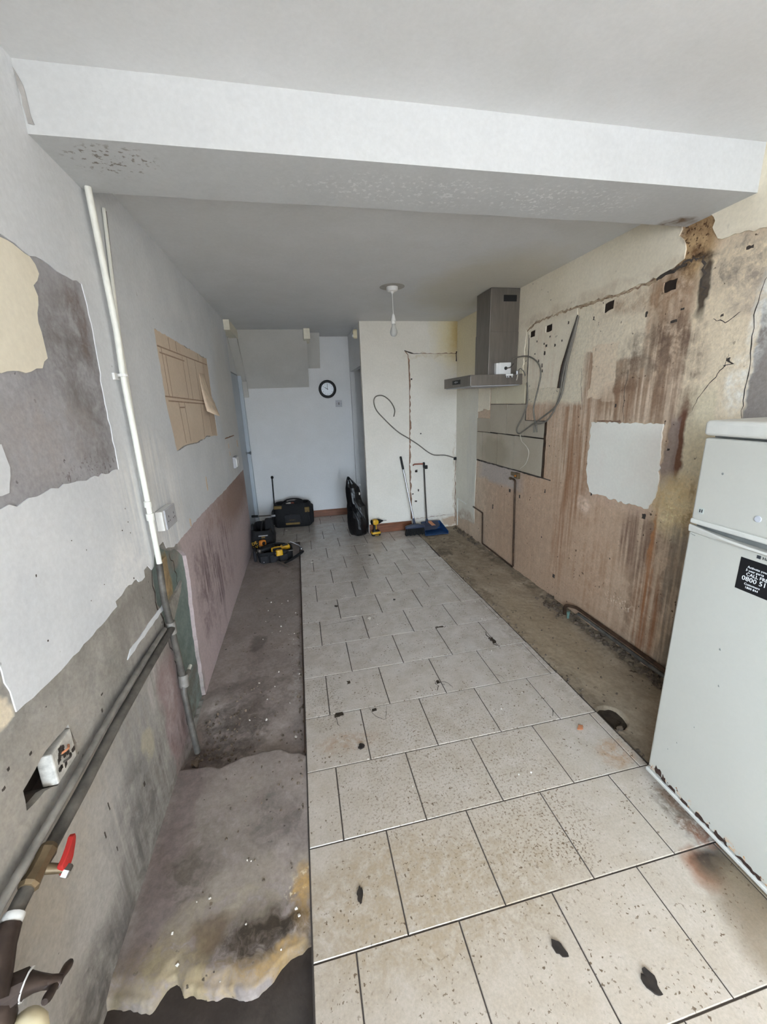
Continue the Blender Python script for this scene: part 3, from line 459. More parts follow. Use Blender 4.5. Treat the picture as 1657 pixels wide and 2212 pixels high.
# partition on the right of the back passage, with a doorway round its left corner
wp = struct(MB().layer([[(.775, -.1), (XR+.02, -.1), (XR+.02, 2.6), (.775, 2.6)]], PTf, -.07, 0).build('wall_partition', 'partition_paint'))
MB().box((.775, 5.72, -.1), (.835, YB, 2.6)).build('door_jamb', 'back_paint', wp)
MB().box((.775, 4.83, 2.03), (.835, 5.73, 2.6)).build('door_head', 'back_paint', wp)
def scar(pts, w, seed, off=.002, mat='scar'):
    P = ragged(pts, .006, .03, seed, False); rnd = random.Random(seed); Lf, Rt = [], []
    for i, p in enumerate(P):
        a = Vector(P[max(i-1, 0)]); b = Vector(P[min(i+1, len(P)-1)]); t = (b-a).normalized(); n = Vector((-t.y, t.x))*w*rnd.uniform(.2, 1.0)/2
        Lf.append((p[0]+n.x, p[1]+n.y)); Rt.append((p[0]-n.x, p[1]-n.y))
    MB().layer([Lf+Rt[::-1]], PTf, 0, off).build('plaster_scar', mat, wp)
scar([(1.30, 2.17), (1.335, 2.13), (1.342, 1.95), (1.345, 1.75), (1.344, 1.5)], .022, 41); scar([(1.344, 1.5), (1.342, 1.36), (1.335, 1.1)], .03, 42); scar([(1.335, 1.1), (1.327, .85), (1.332, .5), (1.335, .14)], .03, 43)
scar([(1.29, 2.178), (1.37, 2.145), (1.5, 2.148)], .018, 44, mat='dark_cavity'); scar([(1.5, 2.146), (1.7, 2.143), (1.93, 2.14)], .014, 45); scar([(1.927, 2.16), (1.93, 2.05)], .016, 46, mat='dark_cavity'); scar([(1.935, .9), (1.93, .5), (1.935, .05)], .012, 47)
scar([(1.35, .135), (1.6, .14), (1.93, .155)], .006, 48)
for x, z, a, b in [(1.475, 1.22, .016, .014), (1.41, .76, .03, .03), (1.435, .51, .012, .03), (1.36, .47, .018, .016), (1.40, .37, .03, .02), (1.37, 1.86, .018, .018)]:
    MB().layer([ragged([(x-a/2, z-b/2), (x+a/2, z-b/2), (x+a/2, z+b/2), (x-a/2, z+b/2)], .003, .008, int(x*999))], PTf, 0, .002).build('plug_hole', 'dark_cavity', wp)
bp = struct(MB().box((.778, YP-.018, .002), (1.335, YP-.0005, .10)).box((.778, YP-.012, .10), (1.335, YP-.0005, .118)).build('baseboard_partition', 'wood', bevel=.003))
# back wall, stair soffit and string boxings
wb = struct(MB().layer([[(-.9, -.1), (XR+.1, -.1), (XR+.1, 2.6), (-.9, 2.6)]], BKf, -.1, 0).build('wall_back', 'back_paint'))
struct(MB().box((-.45, YB-.016, .002), (.77, YB-.0005, .085)).box((-.45, YB-.01, .085), (.77, YB-.0005, .1)).build('baseboard_back', 'wood', bevel=.003))
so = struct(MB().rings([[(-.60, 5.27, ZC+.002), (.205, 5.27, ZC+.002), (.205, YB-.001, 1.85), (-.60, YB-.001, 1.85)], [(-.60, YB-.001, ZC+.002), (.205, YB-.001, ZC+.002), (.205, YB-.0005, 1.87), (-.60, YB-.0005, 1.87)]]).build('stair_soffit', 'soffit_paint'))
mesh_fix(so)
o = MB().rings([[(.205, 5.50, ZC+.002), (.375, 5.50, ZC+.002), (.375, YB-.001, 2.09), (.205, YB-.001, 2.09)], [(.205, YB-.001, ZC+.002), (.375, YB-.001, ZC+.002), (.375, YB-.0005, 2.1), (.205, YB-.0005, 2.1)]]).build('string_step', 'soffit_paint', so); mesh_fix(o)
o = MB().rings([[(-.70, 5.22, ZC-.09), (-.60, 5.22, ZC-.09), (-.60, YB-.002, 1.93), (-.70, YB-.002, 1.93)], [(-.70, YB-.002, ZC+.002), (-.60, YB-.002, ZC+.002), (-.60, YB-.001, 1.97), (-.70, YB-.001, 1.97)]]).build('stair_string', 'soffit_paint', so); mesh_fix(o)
o = MB().box((-.66, YB-.05, 1.74), (-.60, YB-.001, 1.94)).build('string_end', 'soffit_paint', so)
MB().box((-.686, 4.70, ZC-.098), (-.592, 5.3, ZC+.002)).build('boxed_joist', 'stop_cream', so, bevel=.003)
MB().box((.17, 5.2, ZC-.115), (.245, 5.6, ZC+.002)).build('boxed_joist', 'stop_cream', so, bevel=.003)
# ceilings and the beam between the two rooms
ce = struct(MB().box((-.9, 1.86, ZC), (2.1, 5.95, ZC+.12)).build('ceiling', 'ceiling_paint'))
mb = MB(); mb.lathe([(.10, 0), (.10, -.0025), (.097, -.003)], Matrix.Translation((.836, 3.424, ZC)), 32); mb.build('old_rose_ring', plain('rose_ring', C(160, 156, 148, K), .7, var=.08), ce)
struct(MB().box((-.9, NEAR-.1, ZF), (2.1, 1.57, ZF+.12)).build('ceiling', 'ceiling_paint'))
N_ = 60; top = []; R0 = []
for i in range(N_+1):
    x = -.70+2.66*i/N_; w = .004*mnoise.noise(Vector((x*2.3, 0, 0)))+.002*mnoise.noise(Vector((x*9, 3, 0)))
    R0.append([(x, 1.555+w*.4, 2.66), (x, 1.555+w*.4, 2.378+w*.3), (x, 1.872, 2.374+w*.5), (x, 1.872, 2.66)])
be = struct(MB().rings(R0).build('ceiling_beam', 'beam_paint', smooth=30)); mesh_fix(be)
MB().layer([ragged([(-.675, 2.53), (-.67, 2.40), (-.655, 2.40), (-.66, 2.49)], .003, .02, 51)], lambda a, b, o: (a, 1.554-o, b), 0, .0012).build('plaster_scar', plain('scar_grey', C(176, 172, 168), .9), be)
# wall behind the viewer with the glazed opening that lights the room
wn = struct(MB().layer([[(-.9, -.1), (2.1, -.1), (2.1, 2.66), (-.9, 2.66)], [(WX0, WZ0), (WX1, WZ0), (WX1, WZ1), (WX0, WZ1)]], lambda x, z, o: (x, NEAR+o, z), -.12, 0).build('wall_near', 'back_paint'))
w1 = thing('window_1', 'white frame of the garden window behind the viewer', 'window', ((WX0+WX1)/2, NEAR, WZ0), kind='structure')
for lo, hi in [((WX0, NEAR-.05, WZ0), (WX0+.05, NEAR, WZ1)), ((WX1-.05, NEAR-.05, WZ0), (WX1, NEAR, WZ1)), ((WX0, NEAR-.05, WZ1-.05), (WX1, NEAR, WZ1)), ((WX0, NEAR-.05, WZ0), (WX1, NEAR, WZ0+.05)), ((.6, NEAR-.05, WZ0), (.65, NEAR, WZ1))]:
    MB().box(lo, hi).build('window_frame', 'white_plastic', w1, bevel=.004)

w2 = thing('added_window', 'white frame of the added side window, out of view in the left wall', 'window', (-.78, (VY0+VY1)/2, VZ0), kind='structure')
for lo, hi in [((-.83, VY0, VZ0), (-.78, VY0+.05, VZ1)), ((-.83, VY1-.05, VZ0), (-.78, VY1, VZ1)), ((-.83, VY0, VZ1-.05), (-.78, VY1, VZ1)), ((-.83, VY0, VZ0), (-.78, VY1, VZ0+.05))]:
    MB().box(lo, hi).build('window_frame', 'white_plastic', w2, bevel=.004)

# ------------------------------------------------------------------ floor: slab, tile bed, tiles, concrete strips
fl = struct(MB().box((-.9, NEAR-.1, -.26), (2.1, 5.95, -.11)).build('floor', 'wet_subfloor'))
XE = lambda y: 1.418-.012*y
pitch = lambda k: .822+k*(.3262 if k > 0 else .332)
mb = MB()
mb.layer([[(-.103, NEAR), (XR, NEAR), (XR, 1.158), (XE(1.158), 1.158), (XE(YP), YP-.001), (.775, YP-.001), (.775, YB), (-.70, YB), (-.70, 4.735), (-.103, 4.735)]], lambda a, b, o: (a, b, o), -.11, -.004)
mb.build('tile_bed', 'grout', fl)
tile_cache = {}
def tile_mesh(w, d):
    key = (round(w, 3), round(d, 3))
    if key in tile_cache: return tile_cache[key]
    c = .0018; w2, d2 = w/2-.0022, d/2-.0022; R = []
    for ins, z in ((0, -.0045), (0, -.0022), (c, 0)): R.append([(-w2+ins, -d2+ins, z), (w2-ins, -d2+ins, z), (w2-ins, d2-ins, z), (-w2+ins, d2-ins, z)])
    m = MB().rings(R, False, True); me = bpy.data.meshes.new('floor_tile'); me.from_pydata(m.v, [], m.f); me.materials.append(M['tile']); tile_cache[key] = me; return me
trnd = random.Random(3)
def put_tile(x0, x1, y0, y1):
    if x1-x0 < .012 or y1-y0 < .012: return
    o = bpy.data.objects.new('floor_tile', tile_mesh(x1-x0, y1-y0)); COL.objects.link(o); o.parent = fl
    o.location = ((x0+x1)/2, (y0+y1)/2, trnd.uniform(-.0006, .0004)); o.rotation_euler = (trnd.uniform(-.0012, .0012), trnd.uniform(-.0012, .0012), 0)
for k in range(-13, 16):
    y0, y1 = pitch(k), min(pitch(k+1), YB-.002); off = .195 if k % 2 == 0 else .03
    ym = (y0+y1)/2; xl = -.10 if k < 12 else -.68
    xr = XR-.003 if k < 1 else (XE(y1)-.004 if y1 < YP+.2 else .772)
    if k in (12,): xr = XE(y1)-.004
    i0 = math.floor((xl-off)/.331)-1
    for i in range(i0, i0+14):
        a, b = off+i*.331, off+(i+1)*.331; a, b = max(a, xl), min(b, xr)
        if b <= a: continue
        if y1 > YP and b > .772:
            if a < .772: put_tile(a, .772, y0, y1)
            put_tile(max(a, .776), b, y0, YP-.003)
        else: put_tile(a, b, y0, y1)

def heightfield(name, x0, x1, y0, y1, step, zf, mats, midx, parent):
    nx = int((x1-(x0(y0) if callable(x0) else x0))/step); ny = int((y1-y0)/step); v = []; f = []; mi = []
    for j in range(ny+1):
        y = y0+(y1-y0)*j/ny; a = x0(y) if callable(x0) else x0
        for i in range(nx+1):
            x = a+(x1-a)*i/nx; v.append((x, y, zf(x, y)))
    for j in range(ny):
        for i in range(nx):
            q = j*(nx+1)+i; f.append((q, q+1, q+nx+2, q+nx+1)); mi.append(midx(v[q], v[q+nx+2]))
    me = bpy.data.meshes.new(name); me.from_pydata(v, [], f); [me.materials.append(M[m]) for m in mats]
    me.polygons.foreach_set('material_index', mi); me.polygons.foreach_set('use_smooth', [True]*len(f)); me.update(); return link(name, me, None, parent)
def interp(tab, x):
    for (a, b), (c, d) in zip(tab, tab[1:]):
        if x <= c: return b+(d-b)*(x-a)/(c-a) if x > a else b
    return tab[-1][1]
pit = [(-.72, .866), (-.68, .885), (-.6, .87), (-.554, .86), (-.531, .884), (-.504, .90), (-.471, .864), (-.361, .83), (-.264, .813), (-.225, .838), (-.193, .87), (-.113, .894), (-.06, .93)]
ledge = [(-.72, 1.65), (-.564, 1.642), (-.501, 1.615), (-.388, 1.652), (-.309, 1.666), (-.218, 1.648), (-.09, 1.585)]
nz = lambda x, y, s, k=0: mnoise.noise(Vector((x*s, y*s, k*7.3)))
sst = lambda a, b, x: (lambda t: t*t*(3-2*t))(min(1, max(0, (x-a)/(b-a))))
def zl(x, y):
    b = interp(pit, x)+.016*nz(x, .3, 13)+.007*nz(x, .1, 34, 1)+.005*nz(x, y, 60, 1); e = interp(ledge, x)+.010*nz(x, y, 25, 2)
    n = .004*nz(x, y, 6)+.0007*nz(x, y, 40, 3)
    slab = -.12+.10*sst(b-.022, b+.008, y)+.012*sst(b+.01, b+.05, y)
    low = -.045+.022*min(1, max(0, (y-e)/.5))-.035*math.exp(-(((x+.6)/.12)**2+((y-1.8)/.14)**2))+.012*max(0, 1-abs(y-e-.04)/.06)*(.5+nz(x, y, 18, 5))
    t = sst(e-.008, e+.008, y); return min(slab*(1-t)+low*t+n, -.004)
heightfield('concrete_strip', -.72, -.1035, -.1, 1.8, .006, zl, ['concrete_left'], lambda a, b: 0, fl)
heightfield('subfloor', -.72, -.1035, -.1, 1.05, .02, lambda x, y: -.052+.006*nz(x, y, 7, 8)+.002*nz(x, y, 25, 9), ['wet_subfloor'], lambda a, b: 0, fl)
heightfield('concrete_strip', -.72, -.1035, 1.8, 4.735, .02, zl, ['concrete_left'], lambda a, b: 0, fl)
heightfield('concrete_strip', -.72, -.1035, NEAR, -.1, .04, zl, ['wet_subfloor'], lambda a, b: 0, fl)
def zr(x, y):
    z = -.014+.005*nz(x, y, 5, 4)+.002*nz(x, y, 40, 5)
    h = ((x-1.452)/.075)**2+((y-1.43)/.075)**2+.25*nz(x, y, 12, 6)
    if h < 1: z -= .11*min(1, (1-h)*1.6)
    z += .012*max(0, 1-(XR-x)/.07)*(.6+nz(x, y, 14, 7)); return min(z, -.004) if x < XR-.1 else z
heightfield('concrete_strip', lambda y: XE(y)+.0005, XR, 1.158, YP, .009, zr, ['concrete_right'], lambda a, b: 0, fl)
heightfield('soil_patch', 1.36, 1.56, 1.32, 1.54, .012, lambda x, y: -.032+.008*nz(x, y, 30, 8), ['soil'], lambda a, b: 0, fl)
MB().box((-.108, 1.6, -.03), (-.1036, 4.73, .001)).build('edge_strip', 'copper_old', fl)
# cracks and chips in the tiles
FLf = lambda x, y, o: (x, y, o)
for pts, w, s in [([(.08, 1.80), (.06, 1.76), (.075, 1.70)], .004, 1), ([(.24, 1.81), (.26, 1.74), (.31, 1.70), (.34, 1.80)], .003, 2), ([(.66, 1.92), (.66, 1.87), (.645, 1.83)], .005, 3), ([(.68, 1.91), (.73, 1.87), (.74, 1.83)], .003, 4), ([(.68, 1.905), (.7, 1.86)], .003, 5), ([(.85, 2.44), (.86, 2.47), (.9, 2.45), (.95, 2.46)], .007, 6), ([(1.17, 2.32), (1.18, 2.25), (1.16, 2.19), (1.19, 2.14)], .012, 7), ([(.2, 2.72), (.3, 2.73), (.02, 2.70)], .003, 8), ([(1.0, 1.88), (1.05, 1.86), (1.06, 1.82)], .003, 9), ([(1.19, 1.55), (1.16, 1.5)], .004, 10)]:
    crackline(pts, w, fl, FLf, .0007, seed=s)
for i, (x, y, a, b, mt) in enumerate([(.077, 1.79, .05, .035, 'soil'), (.268, 1.775, .03, .022, 'soil'), (1.18, 2.2, .03, .07, 'soil'), (.884, 2.458, .07, .014, 'soil'), (.16, 2.031, .022, .03, 'soil'), (.674, 1.9, .022, .03, 'soil')]):
    MB().prism(ragged([(x-a/2, y-b/2), (x+a/2, y-b/3), (x+a/2.4, y+b/2), (x-a/3, y+b/2.4)], .004, .012, 60+i), .0, .0008).build('tile_chip', mt, fl)

# ------------------------------------------------------------------ fridge freezer against the right wall
fz = thing('fridge_freezer', 'white fridge freezer with rusty lower edge standing against the right wall', 'fridge', (1.64, .825, 0))
FX = 1.335; FY0, FY1 = .55, 1.10
MB().box((FX+.055, FY0+.005, .035), (XR-.06, FY1-.005, 1.455)).build('cabinet', 'fridge_white', fz, bevel=.008)
MB().box((FX-.004, FY0-.004, 1.455), (XR-.06, FY1+.006, 1.505)).build('top_cap', 'fridge_trim', fz, bevel=.013, seg=4)
MB().box((FX+.03, FY0+.01, 1.449), (FX+.06, FY1-.01, 1.458)).build('gasket', 'gasket', fz)
ud = MB().box((FX, FY0, 1.165), (FX+.05, FY1, 1.448)).build('upper_door', 'fridge_white', fz, bevel=.008, seg=3)
MB().box((FX-.004, FY0, 1.150), (FX+.05, FY1, 1.168)).build('door_lip', 'fridge_trim', ud, bevel=.005)
ld = MB().box((FX, FY0, .058), (FX+.05, FY1, 1.120)).build('lower_door', 'fridge_white', fz, bevel=.008, seg=3)
# scooped handle along the top of the lower door
prof = []
for i in range(19):
    y = FY1-.002-(FY1-FY0-.004)*i/18; t = (FY1-y)/(FY1-FY0); u = min(1, t/.35); z = 1.146-.014*math.sin(min(1, t/.5)*PI/2); dx = .016*math.sin(u*PI/2)
    prof.append([(FX+.05, y, 1.119), (FX+.0005, y, 1.119), (FX-.003-dx*.7, y, 1.121), (FX-.005-dx, y, z-.006), (FX-.002-dx, y, z), (FX+.010-dx*.3, y, z-.001), (FX+.03, y, 1.126), (FX+.05, y, 1.126)])
o = MB().rings(prof).build('handle', 'fridge_trim', ld, smooth=50); mesh_fix(o)
MB().box((FX+.02, FY0+.01, 1.116), (FX+.055, FY1-.01, 1.152)).build('handle_recess', 'gasket', fz)
MB().box((FX-.006, FY0, .040), (FX+.05, FY1+.004, .056)).build('bottom_trim', 'fridge_trim', fz, bevel=.004)
for y in (FY0+.06, FY1-.06):
    for x in (FX+.1, XR-.1): MB().lathe([(.02, 0.0), (.02, .012), (.012, .014), (.012, .04)], Matrix.Translation((x, y, .0)), 10).build('foot', 'black', fz)
MB().box((FX+.06, FY0+.02, .012), (FX+.07, FY1-.02, .04)).build('plinth', 'black', fz)
FT = lambda y, z, o=.001: frame((FX-o, y, z), (0, -1, 0), (0, 0, 1), (-1, 0, 0))
stk = MB().layer([[(.916, .984), (.916, 1.090), (.70, 1.090), (.70, .984)]], lambda y, z, o: (FX-o, y, z), .0, .0006).build('warranty_sticker', 'sticker_black', ld); tag(stk, 'black sticker with white printed phone number')
for tx, sz, y, z in [('Activate your', .0105, .892, 1.062), ('5 year parts', .0105, .895, 1.051), ('CALL FREE', .0145, .892, 1.037), ('0800 519', .0215, .902, 1.019), ('Customers', .010, .892, 1.006), ('1800 844', .010, .888, .995)]:
    text_mesh('sticker_print', tx, sz, 'ink_white', FT(y, z, .0009), stk)
MB().layer([[(.874, 1.101), (.874, 1.111), (.863, 1.111), (.863, 1.101)]], lambda y, z, o: (FX-o, y, z), 0, .0008).build('logo_square', 'ink_dark', ld)
text_mesh('logo_print', 'Hotpoint', .013, 'ink_dark', FT(.858, 1.102, .0012), ld)
MB().layer([[(1.09, 1.111), (1.09, 1.1125), (1.073, 1.1095), (1.073, 1.108)]], lambda y, z, o: (FX-o, y, z), 0, .0008).build('scratch', 'gasket', ld)
MB().layer([rrect(.019, .021, .003, 2, 1.068, 1.200)], lambda y, z, o: (FX-o, y, z), 0, .0008).build('small_sticker', plain('sticker_grey', C(186, 190, 182), .6), ud)
for y in (1.0715, 1.0645): MB().layer([[(y-.002, 1.195), (y+.002, 1.195), (y+.002, 1.206), (y-.002, 1.206)]], lambda y, z, o: (FX-o, y, z), .0008, .0012).build('sticker_print', 'ink_dark', ud)
MB().lathe([(.010, 0), (.010, .002), (.008, .0025)], FT(.893, 1.220, .0), 18).build('magnet_mark', 'grey_plastic', ud)
MB().lathe([(.004, 0), (.003, .001)], FT(1.02, 1.338, .0), 10).build('chip_mark', 'gasket', ud)
rnd = random.Random(5)
RUST = [plain('rust_pale', C(190, 140, 92), .95), plain('rust_mid', C(140, 88, 52), .95), plain('rust_dark', C(60, 40, 30), .95)]
for i, (y, z, a, b) in enumerate([(1.05, .078, .035, .04), (1.022, .072, .022, .03), (.985, .068, .03, .018), (.93, .066, .03, .010), (.86, .067, .06, .013), (.79, .068, .05, .018), (.70, .066, .08, .012)]):
    MB().layer([ragged([(y+a/2, z-.008), (y+a/2.4, z+b/2), (y-a/2.6, z+b/2.5), (y-a/2, z-.008)], .005, .008, 70+i)], lambda y, z, o: (FX-o, y, z), 0, .0007).build('rust_patch', plain('rust_%d' % i, C(58, 38, 28), .95, var=.4, scale=80), ld)
for i in range(46):
    y = rnd.uniform(.62, 1.09); z = .062+abs(rnd.gauss(0, .016)); q_ = rnd.uniform(.0012, .004)
    MB().layer([ragged([(y-q_, z-q_), (y+q_, z-q_*.6), (y+q_*.5, z+q_)], .0006, .003, 200+i)], lambda y, z, o: (FX-o, y, z), 0, .0006).build('rust_fleck', RUST[i % 3], ld)
for i, (y, z, s_) in enumerate([(1.0, .28, .002), (.95, .40, .0018), (.9, .62, .003), (.92, .75, .003), (1.03, .22, .0018)]):
    MB().layer([ragged([(y-s_, z-s_), (y+s_, z-s_), (y+s_*.4, z+s_*1.6)], .001, .004, 80+i)], lambda y, z, o: (FX-o, y, z), 0, .0006).build('chip_mark', 'gasket', ld)

# ------------------------------------------------------------------ cooker hood with the loose socket box on it
hd = thing('cooker_hood', 'stainless steel chimney cooker hood hanging high on the right wall', 'cooker hood', (1.7, 3.55, 1.71))
CY0, CY1, CX0 = 3.385, 3.655, 1.668
MB().box((CX0, CY0, 1.80), (XR-.009, CY1, ZC-.002)).build('chimney', 'steel', hd, bevel=.003)
MB().box((CX0-.003, CY0-.003, 1.80), (XR-.009, CY1+.003, 2.15)).build('chimney_sleeve', 'steel', hd, bevel=.002)
MB().box((1.785, CY0-.0015, 2.385), (1.905, CY0+.001, 2.435)).build('vent_slot', 'black', hd)
for k in range(4): MB().box((1.787, CY0-.003, 2.390+k*.0115), (1.903, CY0-.001, 2.394+k*.0115)).build('vent_louvre', 'black_matte', hd)
can = [(1.455, 3.28), (XR-.009, 3.28), (XR-.009, 3.905), (1.455, 3.905)]
MB().box((1.455, 3.28, 1.712), (XR-.009, 3.905, 1.80)).build('canopy', 'steel', hd, bevel=.003)
MB().box((1.47, 3.295, 1.706), (XR-.03, 3.89, 1.713)).build('filter', 'grey_plastic', hd)
cp = MB().box((1.4525, 3.50, 1.738), (1.456, 3.68, 1.775)).build('control_panel', 'black', hd)
MB().lathe([(.010, 0), (.010, .004), (.008, .005)], frame((1.4525, 3.59, 1.757), (0, -1, 0), (0, 0, 1), (-1, 0, 0)), 14).build('button', 'steel_bright', cp)
for y in (3.56, 3.62): MB().lathe([(.005, 0), (.005, .003)], frame((1.4525, y, 1.757), (0, -1, 0), (0, 0, 1), (-1, 0, 0)), 10).build('button', 'grey_plastic', cp)
sb = thing('spur_box', 'white plastic spur box resting on top of the cooker hood', 'electric box', (1.79, 3.35, 1.8))
MB().box((1.715, 3.338, 1.8005), (1.85, 3.378, 1.895)).build('back_box', 'white_plastic', sb, bevel=.004)
MB().box((1.74, 3.330, 1.802), (1.85, 3.338, 1.897)).build('face_plate', 'white_plastic', sb, bevel=.003)
MB().lathe([(.014, 0), (.014, .006), (.01, .008)], frame((1.80, 3.330, 1.85), (1, 0, 0), (0, 0, 1), (0, -1, 0)), 12).build('cable_gland', 'black', sb)
MB().tube(spline([(1.80, 3.322, 1.85), (1.83, 3.305, 1.855), (1.86, 3.305, 1.885)], 4), .004).build('cable_tail', 'cable_dark', sb)
tb = thing('terminal_block', 'clear terminal connectors dangling over the hood edge on bare wires', 'connector', (1.86, 3.27, 1.79))
MB().box((1.77, 3.262, 1.785), (1.835, 3.276, 1.799)).build('terminal_strip', 'white_plastic', tb, bevel=.002)
for x in (1.778, 1.796, 1.826): MB().tube([(x, 3.268, 1.785), (x+.004, 3.266, 1.77)], .004, 6).build('terminal', 'steel_bright', tb)
MB().box((1.868, 3.26, 1.79), (1.893, 3.276, 1.825)).build('terminal_strip', 'steel_bright', tb, bevel=.003)
MB().tube(spline([(1.88, 3.268, 1.795), (1.875, 3.262, 1.77), (1.87, 3.262, 1.745)], 4), .0035, 6).build('wire', 'cable_white', tb)
MB().tube(spline([(1.885, 3.268, 1.82), (1.90, 3.262, 1.84), (1.93, 3.25, 1.81), (1.935, 3.24, 1.78)], 4), .004, 6).build('wire', 'cable_grey', tb)

# ------------------------------------------------------------------ loose cables
def cable(name, label, pts, r, mat, n=6, cat='cable', group=None, seg=8):
    return tag(MB().tube(spline(pts, n), r, seg).build(name, mat, smooth=60), label, cat, group)
R3 = lambda y, z, o=.02: (XR-o, y, z)
cable('power_cable', 'grey cable looping from the hood chimney down to a knot of wires', [R3(3.37, 1.93, .06), R3(3.317, 1.94, .03), R3(3.18, 1.926), R3(3.029, 1.863, .03), R3(2.979, 1.783, .03), R3(2.999, 1.683, .03), R3(3.027, 1.596, .03), R3(3.05, 1.513, .03), R3(3.03, 1.433, .03), R3(3.0, 1.395, .035), R3(2.984, 1.322, .03)], .006, 'cable_grey')
cable('power_cable', 'long grey cable hanging in a low loop over the wall tiles', [R3(3.2, 1.72, .012), R3(3.161, 1.67, .03), R3(3.153, 1.551, .03), R3(3.21, 1.438, .03), R3(3.297, 1.334, .03), R3(3.253, 1.293, .03), R3(3.144, 1.342, .03), R3(3.01, 1.401, .03), R3(2.865, 1.469, .03), R3(2.76, 1.527, .03), R3(2.715, 1.611, .02), R3(2.70, 1.72, .015), R3(2.68, 1.85, .012), R3(2.64, 2.0, .01), R3(2.615, 2.12, .008)], .0065, 'cable_grey')
cable('power_cable', 'short grey cable end curling up from the knot of wires', [R3(3.0, 1.32, .045), R3(3.0, 1.37, .045), R3(2.983, 1.386, .045), R3(2.873, 1.411, .03), R3(2.791, 1.484, .025), R3(2.74, 1.60, .02), R3(2.715, 1.75, .018), R3(2.68, 1.9, .016), R3(2.63, 2.05, .012), R3(2.612, 2.12, .01)], .006, 'cable_grey')
cb = thing('cable_bundle', 'dark bundle of cables tapering up the wall groove beside the cream paint', 'cable', (XR, 2.68, 1.66))
for k, (dy, r) in enumerate([(.0, .011), (.018, .008), (-.016, .009)]):
    MB().tube(spline([R3(2.758+dy, 1.66, .012), R3(2.725+dy, 1.80, .014), R3(2.69+dy*.8, 1.90, .013), R3(2.655+dy*.5, 2.02, .010), R3(2.622, 2.13, .008)], 5), [r*(.35+.75*math.sin(PI*min(1, (i+3)/23))) for i in range(21)], 7).build('cable_sheath', ['cable_dark', 'copper_old', 'cable_grey'][k], cb, smooth=60)
cable('flex', 'thin white wire curving down from the cable loop to the brass socket box', [R3(3.262, 1.285, .015), R3(3.22, 1.23, .02), R3(3.14, 1.19, .02), R3(3.1, 1.14, .02), R3(3.13, 1.05, .02), R3(3.22, .985, .02)], .0035, 'cable_white')
cable('wall_cable', 'grey cable looped across the partition wall above the broom', [(x, YP-.012-.01*math.sin(i*1.7), z) for i, (x, z) in enumerate([(1.137, 1.439), (1.148, 1.52), (1.1, 1.618), (1.018, 1.682), (.934, 1.68), (.901, 1.625), (.927, 1.529), (1.008, 1.429), (1.175, 1.264), (1.314, 1.173), (1.437, 1.09), (1.618, .957), (1.785, .938), (1.926, .89)])], .0065, 'cable_grey')
jb = tag(MB().box((1.905, YP-.02, .868), (1.940, YP-.0005, .905)).build('cable_box', 'black', bevel=.003), 'small black cable outlet in the corner beside the partition', 'outlet')
bx = thing('socket_back_box', 'yellowed metal back box fixed under the wall tiles above the copper pipe', 'electric box', R3(3.32, .9, .0))
MB().box((XR-.03, 3.245, .885), (XR-.0005, 3.31, .938)).box((XR-.014, 3.31, .898), (XR-.0005, 3.395, .93)).build('metal_box', 'brass', bx, bevel=.003)
MB().lathe([(.008, 0), (.008, .012), (.005, .013)], frame((XR-.03, 3.275, .912), (0, 1, 0), (0, 0, 1), (-1, 0, 0)), 10).build('gland', 'orange', bx)

# ------------------------------------------------------------------ pipes on the right
def pipe(name, label, pts, r, mat, fit=(), cat='pipe', group=None, n=10):
    t = thing(name, label, cat, pts[0], group=group)
    P = []
    for i, p in enumerate(pts):
        p = Vector(p)
        if 0 < i < len(pts)-1:
            a = (Vector(pts[i-1])-p).normalized()*r*2.2; b = (Vector(pts[i+1])-p).normalized()*r*2.2
            P += [p+a, p+a*.4+b*.4*.2, p+(a+b)*.18, p+b*.4+a*.4*.2, p+b]
        else: P.append(p)
    MB().tube(P, r, n).build('pipe_run', mat, t, smooth=50)
    for c, d, L, rr, mt in fit:
        d = Vector(d).normalized(); c = Vector(c); MB().tube([c-d*L/2, c-d*L/2*.98, c+d*L/2*.98, c+d*L/2], [rr*.8, rr, rr, rr*.8], 12).build('fitting', mt, t, smooth=40)
    return t
pipe('copper_pipe', 'dark copper pipe standing upright on the right wall below the tiles', [R3(3.39, .868, .018), R3(3.335, .87, .018), R3(3.30, .86, .018), R3(3.262, .02, .018)], .009, 'copper_old', [(R3(3.385, .868, .018), (0, 1, 0), .02, .014, 'brass')])
pipe('copper_pipe', 'bent dark copper pipe dropping to the floor near the back right corner', [R3(4.2, .39, .016), R3(3.953, .379, .016), R3(3.94, .024, .016), R3(3.27, .012, .02)], .0085, 'copper_old')
pipe('waste_pipe', 'old grey pipe running low along the right wall behind the fridge, upper of two', [(1.868, 2.39, -.01), (1.868, 2.39, .068), (1.915, 2.33, .072), (1.925, .62, .078)], .012, 'copper_old')
pipe('waste_pipe', 'old grey pipe running low along the right wall behind the fridge, lower of two', [(1.915, 2.30, .035), (1.918, .62, .040)], .012, 'pipe_dark')
pipe('pipe_stub', 'short green copper stub rising from the concrete beside the low pipes', [(1.862, 2.34, -.02), (1.862, 2.34, .035)], .009, 'verdigris', [((1.862, 2.34, .03), (0, 0, 1), .02, .012, 'verdigris')])
MB_ = pipe('copper_pipe', 'pale painted pipe rising in the back right corner of the room', [R3(4.685, .02, .012), R3(4.685, .385, .012), R3(4.42, .37, .012)], .006, 'pipe_white')

